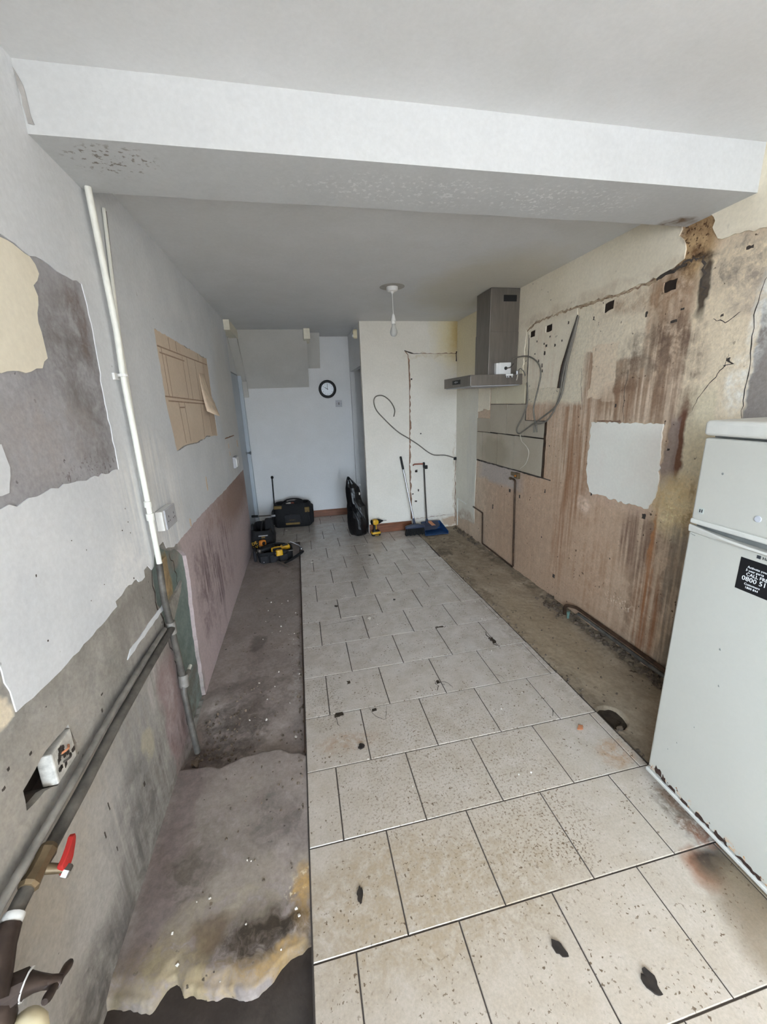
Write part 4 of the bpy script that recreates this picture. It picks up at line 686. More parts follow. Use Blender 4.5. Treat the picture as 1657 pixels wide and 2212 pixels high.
# ------------------------------------------------------------------ pipes and electrics on the left wall
L3 = lambda y, z, o=.03: LWf(y, z, o)
vp = pipe('riser_pipe', 'white painted riser pipe running up the left wall to the beam', [L3(1.80, .955, .03), L3(1.806, 1.23, .03), L3(1.812, 1.74, .03), L3(1.835, 1.9, .03), L3(1.832, 2.374, .03)], .0115, 'pipe_white', [(L3(1.803, 1.17, .03), (0, 0, 1), .03, .016, 'pipe_white'), (L3(1.803, 1.225, .03), (0, 0, 1), .025, .015, 'pipe_white')])
MB().box(L3(1.78, 1.725, .004), L3(1.86, 1.75, .012)).tube([L3(1.812, 1.737, .03)]*1+[L3(1.812, 1.747, .03)], .019, 12).build('pipe_clip', 'white_plastic', vp)
pipe('riser_pipe', 'dark bare riser pipe below the white one in the broken wall chase', [L3(1.75, -.03, .05), L3(1.765, .16, .04), L3(1.785, .30, .03), L3(1.812, .345, .03), L3(1.80, .64, .026), L3(1.79, .80, .024), L3(1.80, .957, .028)], .0145, 'pipe_dark', [(L3(1.80, .64, .026), (0, 0, 1), .06, .021, 'pipe_grey'), (L3(1.81, .345, .03), (0, .2, 1), .06, .022, 'pipe_grey'), (L3(1.87, .335, .03), (0, 1, 0), .05, .013, 'pipe_grey'), (L3(1.92, .333, .025), (0, 1, 0), .05, .009, 'pipe_white'), (L3(1.797, .285, .03), (0, 0, 1), .05, .012, 'verdigris')])
cable('conduit_and_shadow', 'thin cream cable slanting down the left wall next to the white riser pipe', [L3(1.995, 2.374, .012), L3(1.94, 2.1, .012), L3(1.902, 1.888, .012), L3(1.878, 1.571, .012), L3(1.85, 1.35, .012), L3(1.835, 1.25, .014)], .007, 'pipe_white', n=4)
cable('conduit_and_shadow', 'dark strip standing for the shadow of the cream cable on the left wall', [L3(2.02, 2.374, .008), L3(1.96, 2.1, .008), L3(1.915, 1.888, .008), L3(1.89, 1.65, .008)], .004, 'cable_dark', n=4)  # dark line drawn in for the shadow beside the cream cable
gp = pipe('gas_pipe', 'grey gas pipe running low along the left wall with a red lever valve', [L3(1.80, .64, .03), L3(1.5, .652, .035), L3(1.2, .655, .038), L3(.97, .643, .04), L3(.72, .642, .042), L3(.665, .632, .044), L3(.62, .60, .05)], .015, 'pipe_dark')
MB().tube(spline([L3(1.74, .668, .02), L3(1.5, .678, .022), L3(1.2, .682, .024), L3(.9, .674, .026), L3(.6, .67, .026)], 5), .010, 8).build('side_pipe', 'pipe_grey', gp, smooth=60)
VX = L3(.785, .648, .044)
vb = MB().tube([L3(.745, .645, .043), L3(.752, .645, .043), L3(.753, .645, .043), L3(.77, .646, .044), L3(.80, .648, .044), L3(.818, .649, .043), L3(.819, .649, .043), L3(.83, .65, .043)], [.016, .021, .021, .018, .018, .021, .021, .016], 8).build('valve_body', 'brass', gp, smooth=30)
MB().tube([L3(.785, .64, .055), L3(.79, .622, .085)], [.011, .009], 10).build('valve_stem', 'brass', vb, smooth=40)
MB().lathe([(.014, 0), (.014, .012), (.011, .016)], frame(L3(.79, .618, .083), (0, 1, 0), (.5, 0, .86), (.8, 0, -.6)), 6).build('valve_nut', 'steel', vb)
hv = MB(); hv.rings([[L3(y, z0, x0), L3(y, z0, x0+.012), L3(y, z1, x0+.012), L3(y, z1, x0)] for y, z0, z1, x0 in [(.782, .612, .640, .078), (.795, .612, .644, .080), (.815, .620, .650, .080), (.835, .634, .656, .078), (.846, .644, .652, .076)]]); o = hv.build('lever', 'red_plastic', vb, bevel=.002); mesh_fix(o)
MB().tube([L3(.69, .637, .044), L3(.695, .638, .044), L3(.702, .639, .044), L3(.706, .64, .044)], [.018, .019, .019, .018], 12).build('tape_wrap', 'ptfe', gp, smooth=40)
MB().tube([L3(.60, .59, .05), L3(.63, .61, .048), L3(.66, .628, .045), L3(.69, .637, .044)], [.03, .028, .024, .02], 10).build('union', 'bronze', gp, smooth=40)
# stop tap at the left edge of the view
st = thing('stop_tap', 'dark bronze stop tap with a tee handle low on the left wall', 'tap', (-.64, .60, .55))
MB().tube([(-.655, .60, .60), (-.65, .605, .575), (-.64, .61, .555), (-.64, .60, .53), (-.64, .58, .50), (-.64, .56, .47)], [.018, .022, .03, .032, .028, .022], 10).build('tap_body', 'bronze', st, smooth=50)
MB().tube([(-.65, .612, .56), (-.628, .625, .558), (-.612, .632, .556), (-.605, .634, .555), (-.600, .634, .553), (-.588, .636, .548), (-.572, .64, .535)], [.026, .027, .024, .024, .019, .014, .010], 10).build('spindle_housing', 'bronze', st, smooth=35)
MB().tube([(-.6035, .634, .5542), (-.6012, .634, .5536)], .0246, 12).build('tape_wrap', 'ptfe', st)
MB().tube(spline([(-.56, .605, .543), (-.56, .622, .535), (-.56, .642, .526), (-.56, .662, .517), (-.56, .680, .508)], 3), [.006, .008, .0085, .008, .007, .007, .009, .007, .007, .008, .0085, .008, .006], 8).build('tee_handle', 'bronze', st, smooth=60)
MB().tube([(-.58, .638, .54), (-.556, .642, .524)], .011, 10).build('handle_boss', 'bronze', st, smooth=40)
wc = thing('capped_waste_pipe', 'cream plastic waste pipe with a rounded cap at the bottom left edge', 'pipe', (-.61, .575, .3))
MB().tube([(-.612, .58, .36), (-.608, .585, .42), (-.602, .592, .47), (-.598, .597, .495), (-.595, .60, .515), (-.594, .602, .526)], [.036, .036, .037, .034, .024, .006], 16).build('cap', 'cream_plastic', wc, smooth=60)
MB().tube([(-.62, .57, -.06), (-.612, .58, .37)], .03, 14).build('pipe_run', 'cream_plastic', wc, smooth=60)
# knocked-about socket box sticking out of its recess
kb = thing('loose_socket_box', 'white paint-splashed socket box hanging out of a hole in the plaster', 'electric box', L3(1.0, .74, .0))
Tb = Matrix.Translation(L3(1.0, .74, .002)) @ Matrix.Rotation(.06, 4, 'Z') @ Matrix.Rotation(-.07, 4, 'X')
MB().box((-.03, -.047, -.045), (.006, .052, .042), Tb).build('back_box', plain('dirty_white', C(206, 203, 196), .6, var=.2, scale=40), kb, bevel=.004)
rk = random.Random(8)
for i in range(14): MB().prism(ragged([(-.006, -.006), (.006, -.005), (.007, .005), (-.005, .006)], .003, .005, 90+i), 0, .0012, Tb @ frame((.0062, rk.uniform(-.03, .04), rk.uniform(-.03, .03)), (0, 1, 0), (0, 0, 1), (1, 0, 0))).build('paint_chip', 'dark_cavity', kb)
for pz in (-.012, .014): MB().tube(spline([Tb @ Vector((.006, -.01, pz)), Tb @ Vector((.018, .0, pz+.004)), Tb @ Vector((.009, .02, pz))], 4), .003, 6).build('wire_end', 'copper_label' if pz > 0 else 'cable_dark', kb)
# sockets
s1 = thing('double_socket', 'grey double socket plate on the left wall right of the riser pipe', 'socket', L3(2.0, 1.11, .0))
MB().box(L3(1.925, 1.066, .004), (L3(2.09, 1.066, .004)[0]+.03, 2.09, 1.158)).build('back_box', 'white_plastic', s1, bevel=.003)
MB().box((L3(1.95, 1, .034)[0], 1.945, 1.064), (L3(1.95, 1, .042)[0], 2.10, 1.160)).build('face_plate', 'grey_plastic', s1, bevel=.003)
for y in (1.985, 2.06):
    for dy, dz, w, h in ((0, .016, .005, .010), (-.012, -.006, .008, .005), (.012, -.006, .008, .005)):
        MB().box((L3(1.95, 1, .0418)[0], y+dy-w/2, 1.105+dz-h/2), (L3(1.95, 1, .0424)[0], y+dy+w/2, 1.105+dz+h/2)).build('pin_slot', 'black', s1)
s2 = thing('switch_box', 'small white switch box on the left wall beside the cupboard door', 'switch', L3(4.22, 1.08, .0))
MB().box(L3(4.14, 1.03, .004), (L3(4.3, 1, .03)[0], 4.30, 1.14)).build('back_box', 'grey_plastic', s2, bevel=.003)
MB().box((L3(4.2, 1, .029)[0], 4.15, 1.04), (L3(4.2, 1, .04)[0], 4.29, 1.13)).build('face_plate', 'white_plastic', s2, bevel=.003)
MB().box((L3(4.2, 1, .039)[0], 4.205, 1.07), (L3(4.2, 1, .044)[0], 4.235, 1.10)).build('rocker', 'white_plastic', s2, bevel=.002)

# ------------------------------------------------------------------ back wall: clock, switch, sensor; ceiling pendant
ck = thing('wall_clock', 'round wall clock with a thick black rim on the back wall', 'clock', (.452, YB, 1.815))
BT = frame((.452, YB, 1.815), (1, 0, 0), (0, 0, 1), (0, -1, 0))
MB().lathe([(.085, .004), (.085, .03), (.09, .036), (.105, .038), (.118, .03), (.121, .018), (.121, .0005), (.085, .0005)], BT, 40).build('rim', 'black', ck, smooth=40)
cf = MB().lathe([(.087, .003), (.087, .012)], BT, 32).build('dial', 'clock_face', ck)
for h in range(12):
    a = PI/2-h*PI/6; tx = '12' if h == 0 else str(h); text_mesh('numeral', tx, .018, 'ink_dark', BT @ Matrix.Translation((.068*math.cos(a)-.005*len(tx), .068*math.sin(a)-.006, .0125)), cf)
MB().box((-.003, -.01, .014), (.003, .045, .0155), BT @ Matrix.Rotation(math.radians(58), 4, 'Z')).build('hour_hand', 'ink_dark', ck)
MB().box((-.002, -.012, .016), (.002, .066, .0172), BT @ Matrix.Rotation(math.radians(-2), 4, 'Z')).build('minute_hand', 'ink_dark', ck)
sw = thing('light_switch', 'white light switch plate below the clock on the back wall', 'switch', (.597, YB, 1.616))
MB().box((.552, YB-.009, 1.571), (.642, YB-.0005, 1.661)).build('face_plate', 'grey_plastic', sw, bevel=.003)
MB().box((.590, YB-.014, 1.600), (.604, YB-.008, 1.632)).build('rocker', 'cable_grey', sw, bevel=.002)
for x in (.567, .627): MB().lathe([(.004, 0), (.003, .001)], frame((x, YB-.009, 1.616), (1, 0, 0), (0, 0, 1), (0, -1, 0)), 8).build('screw', 'steel', sw)
pr = thing('alarm_sensor', 'small cream alarm sensor high beside the partition corner', 'sensor', (.775, 4.98, 2.39))
MB().rings([[(.7745-a, 4.98+y, 2.39+z) for y, z in rrect(.06*k, .10*k, .02, 3)] for a, k in ((.0, 1), (.03, 1), (.045, .8))]).build('housing', 'cream_plastic', pr, smooth=40)
MB().lathe([(.018, 0), (.016, .008), (.008, .014)], frame((.731, 4.98, 2.37), (0, 1, 0), (0, 0, 1), (-1, 0, 0)), 12).build('lens', 'white_plastic', pr, smooth=60)
pd_ = thing('pendant_light', 'bare bulb hanging from a white ceiling rose in the back room', 'pendant light', (.836, 3.424, ZC))
TP = Matrix.Translation((.836, 3.424, ZC))
MB().lathe([(.046, -.0031), (.046, -.022), (.038, -.032), (.015, -.036), (.008, -.05)], TP, 24).build('ceiling_rose', 'white_plastic', pd_, smooth=40)
MB().tube([(.836, 3.424, ZC-.045), (.838, 3.424, ZC-.12), (.839, 3.424, ZC-.205)], .0032, 8).build('flex', 'white_plastic', pd_, smooth=60)
lh = MB().lathe([(.006, -.2), (.013, -.212), (.016, -.225), (.019, -.24), (.019, -.243), (.021, -.244), (.021, -.25), (.018, -.252), (.017, -.272)], Matrix.Translation((.839, 3.424, ZC)), 16).build('lamp_holder', 'white_plastic', pd_, smooth=35)
MB().lathe([(.0135, -.268), (.014, -.285), (.022, -.305), (.0295, -.328), (.0295, -.342), (.024, -.358), (.012, -.367), (.002, -.369)], Matrix.Translation((.839, 3.424, ZC)), 20).build('bulb', 'bulb_glass', pd_, smooth=60)

# ------------------------------------------------------------------ tools at the back of the room
def impact_driver(name, label, loc, rotz, tilt=0.0, group=None, k=1.0, cat='drill'):
    t = thing(name, label, cat, loc, group=group, rot=Euler((tilt, 0, rotz)))
    S = Matrix.Scale(k, 4); kw = dict(local=True)
    b = MB().rings([rr for rr in [[(x, y, z) for x, z in rrect(.085*a, .066*b_, .02, 3, .045, 0)] for y, a, b_ in ()]] or [[(x, -.028+.028, z) for x, z in []]]) if False else MB()
    b.rings([[(x*1.0, -.03*c, z) for x, z in rrect(.075*w, .062*w, .022, 3, .05, .175)] for c, w in ((1, .8), (.9, .95), (0, 1), (-.9, .95), (-1, .8))], T=S)
    b.build('motor_housing', 'tool_yellow', t, smooth=50, **kw)
    MB().lathe([(.030, 0), (.030, .014), (.026, .018)], S @ frame((.014, 0, .175), (0, 1, 0), (0, 0, 1), (-1, 0, 0)), 14).build('rear_cap', 'black', t, smooth=40, **kw)
    nz_ = MB().lathe([(.030, 0), (.029, .018), (.022, .034), (.014, .046), (.011, .062)], S @ frame((.086, 0, .178), (0, 1, 0), (0, 0, 1), (1, 0, 0)), 14).build('nose', 'black', t, smooth=40, **kw)
    MB().lathe([(.0035, 0), (.0035, .05), (.002, .056)], S @ frame((.145, 0, .178), (0, 1, 0), (0, 0, 1), (1, 0, 0)), 6).build('bit', 'steel', nz_, **kw)
    g = MB().rings([[(cx+x, y, z) for x, y in rrect(w, .036, .014, 3)] for cx, w, z in ((.042, .048, .15), (.046, .04, .12), (.04, .037, .09), (.036, .042, .062))], T=S).build('grip', 'black', t, smooth=50, **kw)
    MB().box((.064, -.008, .125), (.074, .008, .148), S).build('trigger', 'red_brown', g, bevel=.002, **kw)
    MB().box((.045, -.0185, .08), (.06, .0185, .145), S).build('grip_panel', 'tool_yellow', g, bevel=.004, **kw)
    bt = MB().rings([[(x, y, z) for x, y in rrect(w, d, .014, 3, .052, 0)] for w, d, z in ((.106, .064, .0), (.112, .07, .006), (.112, .07, .036), (.10, .062, .046), (.085, .056, .064))], T=S).build('battery', 'black', t, smooth=40, **kw)
    MB().rings([[(x, y, z) for x, y in rrect(w, d, .014, 3, .052, 0)] for w, d, z in ((.115, .073, .026), (.115, .073, .042), (.1, .064, .052))], T=S).build('battery_collar', 'tool_yellow', bt, smooth=40, **kw)
    MB().box((.03, -.0372, .008), (.08, .0372, .014), S).build('battery_stripe', 'tool_yellow', bt, **kw)
    return t
impact_driver('impact_driver', 'yellow and black impact driver standing on its battery by the black bag', (.79, 4.665, .001), .12)

def soft_ring(w, d, z, r, n=5, jx=0.0, jy=0.0, amp=0.0, seed=0):
    return [(x+jx+amp*mnoise.noise(Vector((x*9, y*9, z*9+seed))), y+jy+amp*mnoise.noise(Vector((y*9, z*9, x*9+seed))), z) for x, y in rrect(w, d, r, n)]
def loop(p0, p1, h, out=(0, 0, 0), n=10):
    p0, p1, out = Vector(p0), Vector(p1), Vector(out); return [p0.lerp(p1, .5-.5*math.cos(PI*i/n))+Vector((0, 0, h*math.sin(PI*i/n)))+out*math.sin(PI*i/n) for i in range(n+1)]
# big open tool bag by the back wall
tb1 = thing('tool_bag', 'large black open tool bag with tan trim by the back wall', 'tool bag', (-.17, 5.50, .001), -.06)
kw = dict(local=True)
bd = MB().rings([soft_ring(.46, .24, .0, .05), soft_ring(.50, .26, .015, .06), soft_ring(.52, .28, .12, .07, amp=.012), soft_ring(.52, .27, .24, .08, amp=.016, seed=2), soft_ring(.49, .22, .30, .08, amp=.016, seed=3), soft_ring(.46, .19, .325, .07, amp=.014, seed=4), soft_ring(.43, .16, .32, .06), soft_ring(.42, .15, .2, .05), soft_ring(.40, .14, .1, .05)]).build('bag_body', 'nylon', tb1, smooth=50, **kw)
fp = MB().rings([[(x, -.135-a, z) for x, z in rrect(.22*k, .15*k, .03, 4, .0, .115)] for a, k in ((-.02, 1), (.016, 1), (.024, .94))]).build('front_pocket', 'nylon_grey', tb1, smooth=50, **kw)
MB().box((-.095, -.163, .045), (.095, -.150, .075)).build('tan_strip', 'tan_trim', fp, bevel=.004, **kw)
MB().box((-.05, -.163, .095), (.05, -.157, .13)).build('badge', 'nylon_grey', fp, bevel=.003, **kw)
text_mesh('badge_print', 'DEWALT', .021, 'tan_trim', frame((-.043, -.164, .105), (1, 0, 0), (0, 0, 1), (0, -1, 0)), fp, True)
MB().tube(loop((-.115, -.15, .06), (.115, -.15, .06), .135, (0, -.006, 0)), .005, 6).build('pocket_piping', 'nylon_grey', fp, smooth=60, **kw)
MB().box((-.235, -.141, .27), (-.13, -.10, .31)).build('tan_flap', 'tan_trim', tb1, bevel=.006, **kw)
MB().box((.17, -.138, .20), (.235, -.10, .27)).build('tan_flap', 'tan_trim', tb1, bevel=.006, **kw)
for y in (-.085, .08): MB().tube(loop((-.13, y, .30), (.15, y, .30), .055, (0, 0, 0)), [.009]*11, 7).build('handle', 'nylon', tb1, smooth=60, **kw)
MB().rings([[(.20+a, y, z) for y, z in rrect(.22*k, .24*k, .04, 4, 0, .15)] for a, k in ((0, 1), (.065, 1), (.08, .9))]).build('end_pocket', 'nylon', tb1, smooth=50, **kw)
MB().rings([[(-.24-a, y, z) for y, z in rrect(.18*k, .2*k, .04, 4, 0, .13)] for a, k in ((0, 1), (.03, 1), (.04, .9))]).build('end_pocket', 'nylon_grey', tb1, smooth=50, **kw)
MB().tube([(.205, -.142, .22), (.225, -.146, .12), (.24, -.143, .03)], .004, 6).build('seam_piping', 'nylon_grey', tb1, smooth=60, **kw)
def lump(name, label, cat, loc, r, mat, seed):
    mb = MB(); n = 12; R = []
    for i in range(9):
        a = -PI/2+PI*i/8; ring = []
        for j in range(n):
            b = 2*PI*j/n; d = Vector((math.cos(a)*math.cos(b), math.cos(a)*math.sin(b), math.sin(a))); k = 1+.35*mnoise.noise(d*2.2+Vector((seed, 0, 0)))+.15*mnoise.noise(d*6+Vector((seed, 2, 0)))
            ring.append((d.x*r[0]*k, d.y*r[1]*k, d.z*r[2]*k+r[2]))
        R.append(ring)
    o = mb.rings(R).build(name, mat, None, smooth=70); o.location = loc; return tag(o, label, cat)
lump('cloth', 'crumpled grey cloth stuffed in the open tool bag', 'cloth', (-.09, 5.50, .215), (.085, .055, .07), 'nylon_grey', 3)
lump('cloth', 'small pale cloth stuffed in the open tool bag', 'cloth', (-.22, 5.49, .21), (.045, .04, .065), 'chalk', 5)
lump('glove', 'red work glove poking out of the open tool bag', 'glove', (-.16, 5.48, .21), (.03, .03, .065), 'red_brown', 9)
# second bag against the left wall
tb2 = thing('tool_bag', 'black tool bag with yellow lettering slumped against the left wall', 'tool bag', (-.512, 4.715, -.014), 0.0)
MB().rings([soft_ring(.22, .46, .0, .05), soft_ring(.24, .49, .015, .06), soft_ring(.25, .50, .1, .07, amp=.012), soft_ring(.24, .49, .2, .07, amp=.014, seed=2), soft_ring(.22, .46, .262, .06, amp=.014, seed=3), soft_ring(.19, .42, .265, .06), soft_ring(.17, .40, .16, .05), soft_ring(.15, .38, .08, .05)]).build('bag_body', 'nylon', tb2, smooth=50, **kw)
MB().rings([[(x, -.235-a, z) for x, z in rrect(.18*k, .15*k, .03, 4, .0, .1)] for a, k in ((-.03, 1), (.02, 1), (.028, .92))]).build('front_pocket', 'nylon', tb2, smooth=50, **kw)
text_mesh('bag_print', 'DE\nWALT', .05, 'tool_yellow', frame((-.105, -.266, .115), (.94, 0, .34), (-.34, 0, .94), (0, -1, 0)), tb2, True, .001)
MB().box((-.03, -.262, .215), (.07, -.235, .222)).build('silver_tape', 'grey_plastic', tb2, **kw)
MB().box((.0, -.262, .19), (.04, -.235, .21)).build('tan_flap', 'tan_trim', tb2, bevel=.003, **kw)
MB().rings([[(x, y, z) for x, y in rrect(w*.8, .05, .02, 3, .085, -.1)] for w, z in ((.11, .15), (.13, .25), (.12, .35), (.09, .375))]).build('side_flap', 'nylon', tb2, smooth=50, **kw)
MB().tube(loop((.0, -.2, .24), (.0, .2, .24), .06), .01, 7).build('handle', 'nylon', tb2, smooth=60, **kw)
MB().rings([[(-.115, y, z) for y, z in rrect(.10, .10, .03, 3, -.1, .27)], [(-.09, y, z) for y, z in rrect(.10, .10, .03, 3, -.1, .27)]]).build('end_flap', 'nylon', tb2, smooth=50, **kw)
kn = thing('telescopic_handle', 'black gripped steel handle lying across the bag by the left wall', 'tool handle', (-.50, 4.93, .275))
MB().tube([(-.66, 5.0, .30), (-.655, 5.0, .30), (-.585, 4.985, .301), (-.58, 4.985, .301)], [.012, .015, .015, .012], 10).build('grip', 'black', kn, smooth=40)
MB().tube([(-.585, 4.985, .301), (-.40, 4.95, .305)], .0085, 8).build('shaft', 'steel', kn, smooth=60)
MB().tube([(-.42, 4.953, .297), (-.37, 4.945, .299)], .012, 8).build('collar', 'grey_plastic', kn, smooth=40)
# open tool tote
tt = thing('tool_tote', 'low black open tool tote on the concrete in front of the bags', 'tool tote', (-.365, 4.29, -.022), .10)
MB().rings([soft_ring(.34, .20, .0, .06), soft_ring(.36, .22, .012, .06), soft_ring(.38, .235, .11, .06, amp=.01), soft_ring(.365, .225, .125, .06, amp=.01), soft_ring(.34, .20, .115, .05), soft_ring(.32, .18, .03, .05)]).build('tote_body', 'nylon', tt, smooth=50, **kw)
for x in (-.12, -.02, .08): MB().rings([[(x+u*k, -.118-a, z) for u, z in rrect(.085, .08, .015, 3, 0, .055)] for a, k in ((-.01, 1), (.012, 1), (.016, .9))]).build('outer_pocket', 'nylon_grey', tt, smooth=50, **kw)
MB().rings([[(-.20-a, y, z) for y, z in rrect(.2*k, .12*k, .04, 4, -.02, .09)] for a, k in ((0, 1), (.02, 1), (.03, .9))]).build('end_flap', 'nylon_grey', tt, smooth=50, **kw)
MB().tube(loop((-.17, .0, .11), (.17, .0, .11), .05, (0, .06, 0)), .009, 7).build('handle', 'nylon', tt, smooth=60, **kw)
MB().lathe([(.006, 0), (.006, .004)], frame((-.13, -.134, .03), (1, 0, 0), (0, 0, 1), (0, -1, 0)), 10).build('rivet', 'steel_bright', tt, **kw)
dr = impact_driver('cordless_drill', 'yellow cordless drill lying on its side in the open tool tote', (-.40, 4.235, .10), .25, PI/2*.92)
tm = thing('tape_measure', 'orange tape measure leaning between the tote and the bag', 'tape measure', (-.50, 4.40, .10), .7)
MB().rings([[(x, -.02*c, z) for x, z in rrect(.07*w, .07*w, .02, 4, 0, .04)] for c, w in ((1, .86), (.8, 1), (-.8, 1), (-1, .86))]).build('case', 'orange', tm, smooth=50, **kw)
MB().lathe([(.02, 0), (.02, .003)], frame((0, -.02, .04), (1, 0, 0), (0, 0, 1), (0, -1, 0)), 16).build('face_disc', 'black', tm, **kw)
MB().box((-.042, -.012, .0), (-.03, .012, .012)).build('tape_hook', 'steel_bright', tm, **kw)
gd = thing('angle_grinder', 'black angle grinder wedged at the left end of the tool tote', 'grinder', (-.46, 4.28, .105), .5)
MB().tube([(-.06, 0, 0), (-.02, 0, .005), (.05, 0, .008), (.1, 0, .01)], [.022, .03, .028, .024], 12).build('motor_body', 'black', gd, smooth=50, **kw)
MB().lathe([(.024, -.01), (.028, .0), (.026, .02)], Matrix.Translation((-.075, 0, -.004)), 12).build('gear_head', 'steel', gd, smooth=40, **kw)
MB().lathe([(.045, 0), (.045, .003)], Matrix.Translation((-.075, 0, -.018)), 20).build('disc', 'steel_bright', gd, **kw)
bb = thing('battery_pack', 'spare yellow topped battery lying in the tool tote', 'battery', (-.255, 4.30, .085), .35)
MB().rings([[(x, y, z) for x, y in rrect(w, d, .012, 3)] for w, d, z in ((.09, .07, 0), (.094, .074, .006), (.094, .074, .03), (.085, .066, .04))]).build('cell_case', 'tool_yellow', bb, smooth=40, **kw)
MB().box((-.03, -.022, .0395), (.03, .022, .046)).build('terminal_rail', 'black', bb, bevel=.003, **kw)
hm = thing('claw_hammer', 'claw hammer with a dark handle lying on the concrete before the tote', 'hammer', (-.2, 4.12, -.01))
MB().tube(spline([(-.275, 4.03, .012), (-.21, 4.09, .018), (-.13, 4.20, .022), (-.065, 4.315, .024)], 4), [.008, .009, .010, .011, .012, .013, .014, .015, .016, .016, .016, .016, .012], 10).build('handle', 'black_matte', hm, smooth=60)
MB().tube(spline([(-.335, 4.10, .012), (-.315, 4.07, .016), (-.285, 4.025, .017), (-.255, 3.99, .014), (-.215, 3.958, .004)], 4), [.013, .014, .0135, .012, .011, .011, .012, .012, .012, .011, .010, .009, .008, .007, .006, .004, .002], 10).build('head', 'steel', hm, smooth=60)
rw = thing('ratchet_wrench', 'chrome ratchet lying between the tool tote and the tiles', 'wrench', (-.13, 4.47, -.01))
MB().tube([(-.21, 4.48, .10), (-.15, 4.47, .07), (-.10, 4.455, .045)], [.008, .007, .008], 8).build('shaft', 'steel_bright', rw, smooth=60)
MB().lathe([(.018, 0), (.02, .004), (.02, .016), (.017, .02)], Matrix.Translation((-.085, 4.43, .004)), 14).build('drive_head', 'steel_bright', rw, smooth=40)
MB().tube([(-.10, 4.455, .045), (-.088, 4.436, .02)], .008, 8).build('neck', 'steel_bright', rw, smooth=60)
pb = thing('wrecking_bar', 'long dark steel bar leaning on the back wall behind the large tool bag', 'bar', (-.425, 5.70, 0))
MB().tube([(-.43, 5.69, .003), (-.424, 5.73, .33), (-.418, 5.77, .63)], .009, 8).build('shaft', 'black', pb, smooth=60)
MB().lathe([(.006, -.022), (.016, -.014), (.02, 0), (.016, .014), (.006, .022)], Matrix.Translation((-.417, 5.772, .642)), 12).build('ball_end', 'black', pb, smooth=60)
# rubble sack
sk = []; cvx = lambda q: .64+(q-1350)*.000915
for z, l, r, d in [(.0, 1245, 1470, .2), (.03, 1225, 1488, .24), (.09, 1212, 1498, .26), (.16, 1205, 1500, .26), (.24, 1206, 1490, .24), (.31, 1214, 1480, .23), (.37, 1208, 1468, .21), (.42, 1216, 1425, .17), (.48, 1210, 1408, .16), (.55, 1206, 1404, .14), (.61, 1207, 1388, .11), (.66, 1216, 1345, .08), (.71, 1228, 1292, .05), (.745, 1240, 1262, .02)]:
    x0, x1 = cvx(l), cvx(r); ring = []
    for j in range(22):
        a = 2*PI*j/22; ca, sa = math.cos(a), math.sin(a); k = 1/(abs(ca)**1.25+abs(sa)**1.25)**.8
        wr_ = 1+.20*(abs(mnoise.noise(Vector((ca*2.1, sa*2.1, z*6+1))))-.25)*(1 if abs(sa) > .3 else .3)
        ring.append(((x0+x1)/2+ca*k*(x1-x0)/2, 4.80+sa*k*d/2*wr_+.05*(z-.3)*.4+.02*mnoise.noise(Vector((ca*3, z*11, 5))), .002+z+(.03*mnoise.noise(Vector((ca*2.3, sa*2.3, z*5))) if .05 < z < .7 else 0)))
    sk.append(ring)
sg = thing('rubble_sack', 'tall crumpled black rubble sack standing by the partition corner', 'sack', (.645, 4.80, 0))
o = MB().rings(sk).build('sack_body', 'bin_plastic', sg, smooth=9)
MB().tube([(.60, 4.69, .46), (.64, 4.675, .36), (.69, 4.67, .27), (.72, 4.68, .2)], [.004, .012, .014, .004], 5).build('sack_fold', 'bin_plastic', sg)
MB().tube([(.57, 4.70, .33), (.61, 4.672, .26), (.65, 4.665, .16), (.66, 4.67, .1)], [.004, .012, .012, .004], 5).build('sack_fold', 'bin_plastic', sg)
MB().box((.655, 4.675, .535), (.667, 4.68, .565), None).build('white_tag', 'chalk', sg)

# broom and long-handled dustpan
br = thing('broom', 'broom with a steel handle and black bristles leaning on the partition', 'broom', (1.31, 4.56, 0))
a, b = Vector((1.318, 4.60, .165)), Vector((1.205, 4.745, .96)); d = (b-a)
MB().tube([a-d*.03, a+d*.80], .0105, 10).build('pole', 'steel_bright', br, smooth=60)
MB().tube([a+d*.80, a+d*.805, a+d*.98, a+d*1.0], [.0115, .0135, .0135, .009], 10).build('grip', 'black', br, smooth=60)
MB().tube([a-d*.06, a-d*.04, a+d*.04], [.026, .017, .013], 10).build('socket', 'navy', br, smooth=40)
hb = MB(); hb.rings([[(1.315+x, 4.545+y, z) for x, y in rrect(w, dd, .018, 3)] for w, dd, z in ((.25, .05, .088), (.255, .056, .10), (.24, .052, .118), (.10, .045, .135))]); hb.build('head_block', 'navy', br, smooth=40)
for i in range(15):
    x = -.105+.21*i/14; MB().rings([[(1.315+x*1.0+u, 4.545+v_, .09) for u, v_ in rrect(.013, .042, .004, 1)], [(1.315+x*1.13+u, 4.535+v_, .004+.004*(i % 3)) for u, v_ in rrect(.017, .062, .005, 1)]]).build('bristle_tuft', 'black_matte', br)
dp = thing('dustpan', 'blue long-handled dustpan leaning on the partition beside the broom', 'dustpan', (1.55, 4.56, 0))
MB().tube([(1.513, 4.675, .10), (1.506, 4.715, .50), (1.502, 4.74, .83)], .0095, 10).build('pole', 'cable_dark', dp, smooth=60)
MB().tube([(1.502, 4.737, .80), (1.502, 4.741, .86), (1.502, 4.741, .868)], [.013, .015, .009], 10).build('grip', 'black', dp, smooth=40)
MB().box((1.51, 4.72, .785), (1.545, 4.75, .83)).build('broom_clip', 'black', dp, bevel=.004)
MB().tube([(1.50, 4.74, .848), (1.38, 4.738, .852), (1.365, 4.738, .845), (1.363, 4.738, .835)], .0085, 8).build('hook', 'red_brown', dp, smooth=60)
